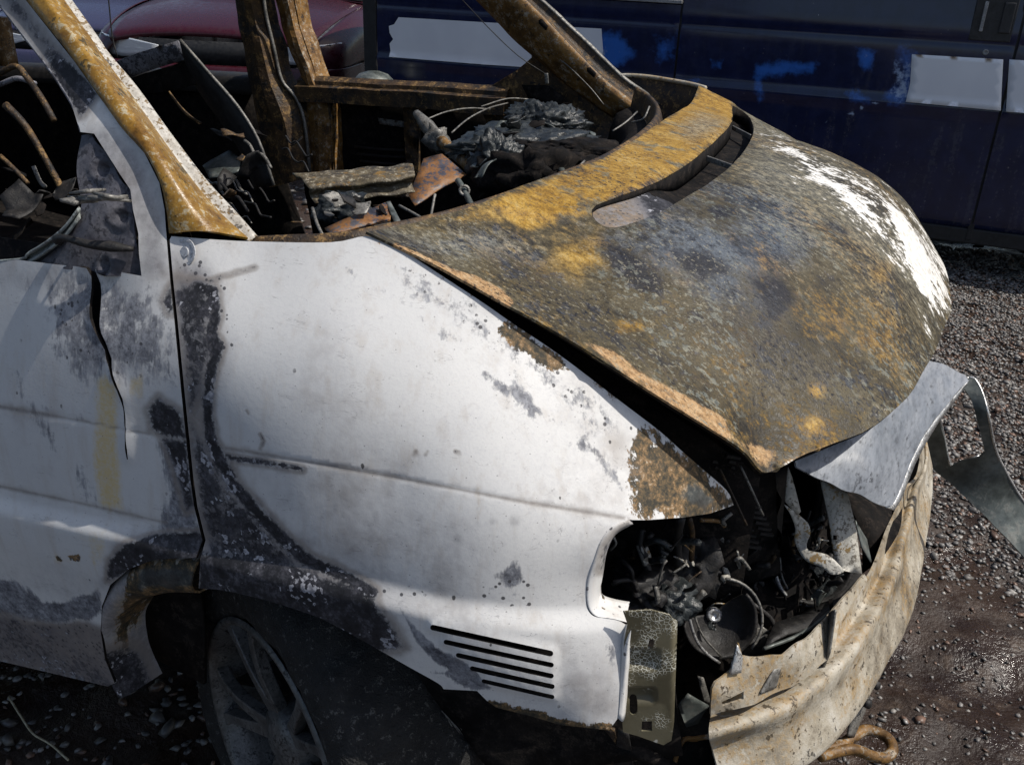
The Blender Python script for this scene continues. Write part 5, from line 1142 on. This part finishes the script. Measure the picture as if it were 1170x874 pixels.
# ------------------------------------------------------------------ blue van behind
TH = math.radians(2.0); BP = at(1130, 267, Z=.25); BN = np.array([-math.sin(TH), math.cos(TH), 0]); BU = np.array([math.cos(TH), math.sin(TH), 0])
def bhit(px, py):
    d = rays(px, py); t = ((BP-CAM)@BN)/(d@BN); P = CAM+t[:, None]*d
    return np.c_[(P-BP)@BU, P[:, 2]]
def bu(px, py): return bhit([px], [py])[0]
bv = empty('blue_van', tuple(BP*np.array([1, 1, 0])), 'dark blue panel van with silver side stripe parked behind', 'van', rz=TH)
def mat_blue():
    n = NT('dark_blue_paint'); br_, li, du = n.attr('m1')
    a = n.noise(12, 5, .6); b = n.noise(50, 4, .6); st = n.noise(22, 4, .6, 0, n.map((1, 1, .08)))
    col = n.mix(n.thr(a, .4, .6), (.008, .012, .040), (.011, .016, .052))
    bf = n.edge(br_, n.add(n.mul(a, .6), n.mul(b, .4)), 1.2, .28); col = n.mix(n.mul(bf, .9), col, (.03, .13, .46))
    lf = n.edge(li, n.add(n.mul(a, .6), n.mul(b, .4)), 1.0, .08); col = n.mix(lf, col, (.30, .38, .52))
    dust = n.mul(n.thr(n.add(n.mul(st, .6), n.mul(b, .4)), .48, .7), du); col = n.mix(n.mul(dust, .28), col, (.09, .085, .09))
    spl = n.mul(n.thr(n.voro(22), .06, .10, 1, 0), n.thr(n.noise(6, 3), .48, .56)); col = n.mix(n.mul(n.mul(spl, du), .6), col, (.26, .25, .25))
    chip = n.thr(n.voro(9), .012, .02, 1, 0); col = n.mix(n.mul(chip, .7), col, (.6, .6, .62))
    return n.done(col, n.mixf(dust, .16, .5), n.bump(b, .03, .001), spec=.55)
M['blue'] = mat_blue()
_n = NT('silver_stripe'); M['silver'] = _n.done(_n.mix(_n.thr(_n.noise(3, 3), .3, .7), (.64, .65, .68), (.72, .73, .75)), .38, None, spec=.5)
M['black'] = mat_generic('black_rubber', (.010, .010, .011), (.016, .016, .017), (.03, .03, .03), 20, .6, .2)
M['trim'] = mat_generic('worn_grey_trim', (.22, .22, .22), (.30, .30, .30), (.15, .15, .15), 15, .45, .2)
def bprof(v):   # lateral bulge of the body side (outward = towards us, negative)
    v = np.asarray(v, float)
    return -(.012*sstep(.80, .84, v)*(1-sstep(.845, .87, v))+.006*np.sin(np.clip((v-.25)/1.0, 0, 1)*math.pi)-.10*np.maximum(v-1.2, 0)-.05*sstep(.30, .22, v))+.006*np.exp(-((v-1.145)/.012)**2)
def bpanel(name, u0, u1, v0, v1, mat, off=0., step=.03, masks=True, outline=None):
    o = np.array(outline if outline is not None else [(u0, v0), (u1, v0), (u1, v1), (u0, v1)], float)
    ex = [np.c_[np.arange(u0+.01, u1-.01, step), np.full(len(np.arange(u0+.01, u1-.01, step)), q)] for q in (.805, .835, .85, .868, 1.133, 1.145, 1.157) if v0+.01 < q < v1-.01] if outline is None else None
    V2, F = patch2d(o, step=step, extra=ex)
    V = np.c_[V2[:, 0], bprof(V2[:, 1])+off, V2[:, 1]]
    W = BP*np.array([1, 1, 0])+V2[:, :1]*BU+(bprof(V2[:, 1])+off)[:, None]*BN+np.c_[0*V2, V2[:, 1]]
    x, y = proj(W); at_ = None
    if masks:
        S = lambda poly, f=10: softpoly(x, y, np.array(poly, float), f)
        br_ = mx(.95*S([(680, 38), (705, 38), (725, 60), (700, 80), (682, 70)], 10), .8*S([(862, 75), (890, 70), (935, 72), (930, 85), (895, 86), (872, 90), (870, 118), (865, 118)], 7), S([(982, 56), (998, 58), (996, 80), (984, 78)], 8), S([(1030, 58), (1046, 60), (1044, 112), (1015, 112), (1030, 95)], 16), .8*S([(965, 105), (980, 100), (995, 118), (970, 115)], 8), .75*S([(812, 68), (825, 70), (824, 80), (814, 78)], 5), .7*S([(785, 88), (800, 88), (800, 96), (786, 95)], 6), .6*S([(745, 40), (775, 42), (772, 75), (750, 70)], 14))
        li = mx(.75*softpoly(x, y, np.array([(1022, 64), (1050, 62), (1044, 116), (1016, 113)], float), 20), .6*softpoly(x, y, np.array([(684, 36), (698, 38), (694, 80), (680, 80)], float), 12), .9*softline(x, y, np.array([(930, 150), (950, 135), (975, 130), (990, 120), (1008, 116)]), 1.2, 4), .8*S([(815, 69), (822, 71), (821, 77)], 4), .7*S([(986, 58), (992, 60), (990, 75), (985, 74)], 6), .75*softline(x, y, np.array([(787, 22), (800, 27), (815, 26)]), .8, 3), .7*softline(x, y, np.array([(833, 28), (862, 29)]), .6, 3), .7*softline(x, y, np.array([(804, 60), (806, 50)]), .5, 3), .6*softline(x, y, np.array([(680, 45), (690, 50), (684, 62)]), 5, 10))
        du = np.clip(.25+.9*sstep(.95, .45, V2[:, 1])*(.4+.6*sstep(0, 1.0, V2[:, 0]+1.3)), 0, 1)
        at_ = {'m1': np.c_[br_, li, du]}
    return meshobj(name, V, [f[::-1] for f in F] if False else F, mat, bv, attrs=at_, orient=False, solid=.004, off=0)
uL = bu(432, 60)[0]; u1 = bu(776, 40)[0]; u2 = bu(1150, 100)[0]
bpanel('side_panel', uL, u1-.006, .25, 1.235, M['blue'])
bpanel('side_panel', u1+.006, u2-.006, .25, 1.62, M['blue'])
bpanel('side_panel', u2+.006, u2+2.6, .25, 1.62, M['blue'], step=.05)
def stripe(pts, off=-.013):
    o = bhit(*np.array(pts, float).T); return bpanel('stripe', 0, 0, 0, 0, M['silver'], off, .03, False, o)
rag = [(447, 65), (448, 58), (447, 50), (451, 45), (447, 38), (446, 30), (452, 28), (457, 20)]
stripe(rag+[(560, 26), (688, 33), (690, 58), (684, 82), (560, 74)])
stripe([(1042, 62), (1146, 68), (1143, 126), (1035, 116), (1040, 95)])
stripe([(1153, 68), (1230, 73), (1230, 133), (1149, 127)])
# dark edges, window band, sill, wheels, handle
a = bu(640, 5); b = bu(774, 9)
V, F = merge([box_vf(((uL+u1)/2, .0, 1.250), u1-uL, .03, .018)]); meshobj('window_trim', V, F, M['trim'], bv, smooth=False, bevel=.003)
V, F = merge([box_vf(((uL+u1)/2, .035, 1.50), u1-uL, .01, .48)]); M['glass'] = mat_generic('dark_window_glass', (.012, .014, .016), (.016, .018, .02), (.02, .022, .025), 4, .12, .0, spec=.6); meshobj('window', V, F, M['glass'], bv, smooth=False)
for nm, c_, s_, mt in (('sill', ((uL+u2+2.6)/2, .06, .22), (u2+2.6-uL, .10, .08), M['black']), ('door_gap', (u1, .012, .75), (.03, .01, 1.0), M['black']), ('door_gap', (u2, .012, .9), (.03, .01, 1.4), M['black']), ('end_pillar', (uL-.05, .02, .80), (.09, .06, 1.1), M['black']),
                       ('roof_panel', ((uL+u2+2.6)/2, .95, 1.95), (u2+2.6-uL, 1.6, .10), M['blue']), ('far_panel', ((uL+u2+2.6)/2, 1.85, 1.1), (u2+2.6-uL, .05, 1.6), M['blue']), ('end_panel', (uL-.03, .95, 1.0), (.05, 1.75, 1.7), M['blue']), ('floor_pan', ((uL+u2+2.6)/2, .95, .30), (u2+2.6-uL, 1.6, .06), M['black'])):
    V, F = box_vf(c_, *s_); meshobj(nm, V, F, mt, bv, smooth=False, bevel=.008, attrs={'m1': np.zeros((8, 3))} if mt is M['blue'] else None)
hc = bu(1137, 20)
def hb(u0, v0, u1_, v1_, off, th, mat, nm, bev=.004):
    V, F = box_vf(((u0+u1_)/2, bprof((v0+v1_)/2)+off, (v0+v1_)/2), abs(u1_-u0), th, abs(v1_-v0)); return meshobj(nm, V, F, mat, bv, smooth=False, bevel=bev)
p0 = bu(1106, 46); p1 = bu(1166, 0)
M['handle'] = mat_generic('black_handle_plastic', (.016, .016, .018), (.025, .025, .028), (.04, .04, .042), 20, .45, .2)
hb(p0[0], p0[1], p1[0], p1[1]+.06, -.006, .014, M['handle'], 'handle_recess')
q0 = bu(1118, 36); q1 = bu(1130, 2); hb(q0[0], q0[1], q0[0]+.016, q1[1], -.018, .016, M['trim'], 'door_handle', .003)
q0 = bu(1140, 38); hb(q0[0], q0[1], q0[0]+.05, q1[1], -.014, .014, M['handle'], 'door_handle')
lk = bu(1126, 60); meshobj('lock', *lathe_vf((lk[0], bprof(lk[1]), lk[1]), (0, -1, 0), [(.013, 0), (.013, .005), (.008, .007), (.008, .004), (0, .004)], 20), M['trim'], bv)
for uu in (uL+.75, u2+1.6):
    wv = bpy.data.objects.new('wheel', None); link(wv, bv)
    meshobj('tyre', *lathe_vf((uu, .12, .31), (0, -1, 0), [(.20, 0), (.29, .01), (.31, -.03), (.31, -.18), (.25, -.2)], 36), M['black'], wv)
    meshobj('rim', *lathe_vf((uu, .12, .31), (0, -1, 0), [(0, .01), (.06, .01), (.10, -.02), (.19, -.01), (.20, .0)], 36), M['trim'], wv)

# ------------------------------------------------------------------ cars beyond
def mat_car(name, c):
    n = NT(name); a = n.noise(30, 4, .6); col = n.mix(n.thr(a, .4, .7, 0, .35), c, tuple(x*.6+.015 for x in c))
    return n.done(col, n.thr(a, .3, .7, .24, .4), None, spec=.35, coat=.15)
M['maroon'] = mat_car('maroon_paint', (.034, .003, .007)); M['navy'] = mat_car('slate_blue_paint', (.035, .036, .075))
def mat_lamp():
    n = NT('headlamp_glass'); b = n.noise(60, 2, .5, 0, n.map((1, .1, 1)))
    return n.done(n.mix(b, (.55, .58, .60), (.80, .82, .84)), .15, n.bump(b, .4, .004), metal=.3, spec=.7)
M['lamp'] = mat_lamp()
def car(loc, heading, paint, label, group=None):
    """hatchback, built along +x = forward in its own frame"""
    root = empty('parked_car', loc, label, 'car', group, rz=heading)
    def sec(x, hw, z0, z1, crown=.03, sh=.06):   # half section from sill to crown
        return [(x, -hw+.02, z0), (x, -hw, (z0+z1)*.5), (x, -hw+.01, z1-sh), (x, -hw+.07, z1-.01), (x, -hw*.5, z1+crown*.8), (x, 0, z1+crown), (x, hw*.5, z1+crown*.8), (x, hw-.07, z1-.01), (x, hw-.01, z1-sh), (x, hw, (z0+z1)*.5), (x, hw-.02, z0)]
    # lower body behind the bonnet
    V, F = loft([sec(x_, hw, .25, z_) for x_, hw, z_ in ((-3.9, .70, .80), (-3.6, .80, .90), (-2.4, .84, .93), (-1.15, .84, .93), (-1.05, .84, .92))], 3, 3); meshobj('body', V, F, paint, root)
    # front wings
    for s in (-1, 1):
        rows = [[(x_, s*y_*k_, z_) for x_, y_, z_ in ((-1.10, .845, z_a), (-.6, .84, z_b), (-.2, .80, z_c), (-.06, .70, z_d))] for k_, z_a, z_b, z_c, z_d in ((.97, .28, .60, .45, .45), (1.0, .60, .68, .58, .52), (.99, .84, .80, .70, .60), (.92, .91, .86, .76, .66), (.86, .93, .88, .785, .70))]
        V, F = loft(rows, 4, 3); meshobj('wing', V, F, paint, root, solid=.004, off=0)
    rows = [[(x_, -w_, z_-.035), (x_, -w_*.6, z_+.005), (x_, 0, z_+.02), (x_, w_*.6, z_+.005), (x_, w_, z_-.035)] for x_, w_, z_ in ((-1.12, .715, .955), (-.7, .71, .92), (-.35, .69, .865), (-.12, .66, .80), (-.05, .63, .765), (-.045, .62, .735))]
    V, F = loft(rows, 5, 4); meshobj('bonnet', V, F, paint, root, solid=.006, off=0)
    # nose: dark grille band, bumper
    rows = [[(-.16, -.74, z_), (-.04+dx, -.55, z_), (.03+dx, 0, z_), (-.04+dx, .55, z_), (-.16, .74, z_)] for dx, z_ in ((-.03, .735), (-.03, .60))]
    V, F = loft(rows, 5, 2); meshobj('grille', V, F, M['black'], root, solid=.01, off=0)
    rows = [[(-.55, -.84, z_), (-.12, -.80+dx*0, z_), (.02+dx, -.6, z_), (.09+dx, 0, z_), (.02+dx, .6, z_), (-.12, .80, z_), (-.55, .84, z_)] for dx, z_ in ((-.04, .60), (.0, .585), (.02, .50), (.015, .44), (-.04, .42))]
    V, F = loft(rows, 5, 3); meshobj('bumper', V, F, paint, root, solid=.01, off=0)
    rows = [[(-.5, -.83, z_), (-.1, -.76, z_), (.02+dx, 0, z_), (-.1, .76, z_), (-.5, .83, z_)] for dx, z_ in ((.0, .42), (.0, .32), (-.05, .22))]
    V, F = loft(rows, 5, 2); meshobj('lower_bumper', V, F, M['black'], root, solid=.01, off=0)
    for s in (-1, 1):
        rows = [[(-.01, s*.30, .685+(z0_-.67)*.25), (-.05, s*.52, z0_+.004), (-.13, s*.70, z0_+.01), (-.24, s*.785, z0_+.02)] for z0_ in (.615, .66, .70, .725)]
        V, F = loft(rows, 4, 2); meshobj('headlight', V, F, M['lamp'], root, solid=.006, off=0)
    rows = [[(x_, -w_, z_), (x_+.04, 0, z_+.01), (x_, w_, z_)] for x_, w_, z_ in ((-1.08, .70, .94), (-1.45, .62, 1.22), (-1.72, .56, 1.36))]
    V, F = loft(rows, 4, 3); meshobj('windscreen', V, F, M['glass'], root, solid=.006, off=0)
    rows = [[(x_, -w_, z_-.03), (x_, 0, z_+.02), (x_, w_, z_-.03)] for x_, w_, z_ in ((-1.70, .57, 1.375), (-2.3, .58, 1.40), (-3.2, .57, 1.36), (-3.75, .60, 1.0))]
    V, F = loft(rows, 4, 3); meshobj('roof', V, F, paint, root, solid=.02, off=0)
    for s in (-1, 1):
        rows = [[(-1.12, s*.80, .92), (-1.5, s*.70, 1.17), (-1.74, s*.585, 1.36)], [(-2.5, s*.82, .93), (-2.5, s*.70, 1.17), (-2.5, s*.59, 1.38)], [(-3.7, s*.78, .91), (-3.55, s*.68, 1.15), (-3.3, s*.57, 1.34)]]
        V, F = loft(rows, 4, 4); meshobj('side_window', V, F, M['glass'], root, solid=.006, off=0)
    for xw in (-.78, -3.2):
        for s in (-1, 1):
            wv = bpy.data.objects.new('wheel', None); link(wv, root)
            meshobj('tyre', *lathe_vf((xw, s*.82, .29), (0, s, 0), [(.18, 0), (.27, .01), (.29, -.03), (.29, -.17), (.2, -.18)], 32), M['black'], wv)
            meshobj('rim', *lathe_vf((xw, s*.82, .29), (0, s, 0), [(0, .0), (.06, .0), (.12, -.02), (.17, -.005), (.18, 0)], 32), M['trim'], wv)
    return root
rd = rays(240, 59)[0]; mid_ = CAM+rd*6.4; SC = mid_[2]/.67; print('red scale', SC, mid_)
hd = math.atan2(rd[1], rd[0])-math.radians(24)+math.pi
rc = car((mid_[0]+.08*math.cos(hd), mid_[1]+.08*math.sin(hd), 0), hd, M['maroon'], 'maroon hatchback facing us, seen through the burnt cab')
rc.scale = (SC, SC, SC)
A2 = at(60, 20, Z=.75)
car((mid_[0]-1.75, mid_[1]+.35, 0), hd+.1, M['navy'], 'slate blue car just beyond the maroon hatchback')
# round-topped object of unclear kind beside the blue van
cc = at(427, 90, Y=3.2)
rt = meshobj('round_topped_object', *lathe_vf((cc[0], cc[1], 0), (0, 0, 1), [(.10, 0), (.10, cc[2]-.06), (.125, cc[2]-.05), (.12, cc[2]-.01), (.085, cc[2]+.025), (.04, cc[2]+.04), (0, cc[2]+.045)], 32), M['galv'])
tag(rt, 'dull grey round-topped object beside the end of the blue van', 'post')
# dry twig on the ground
tw_ = [at(a, b, Z=.02) for a, b in ((10, 796), (24, 818), (38, 838), (58, 850), (78, 868))]
t_ = tube('twig', tw_, .0022, M['straw'], None, 5); tag(t_, 'dry curved twig lying on the gravel below the van door', 'twig')
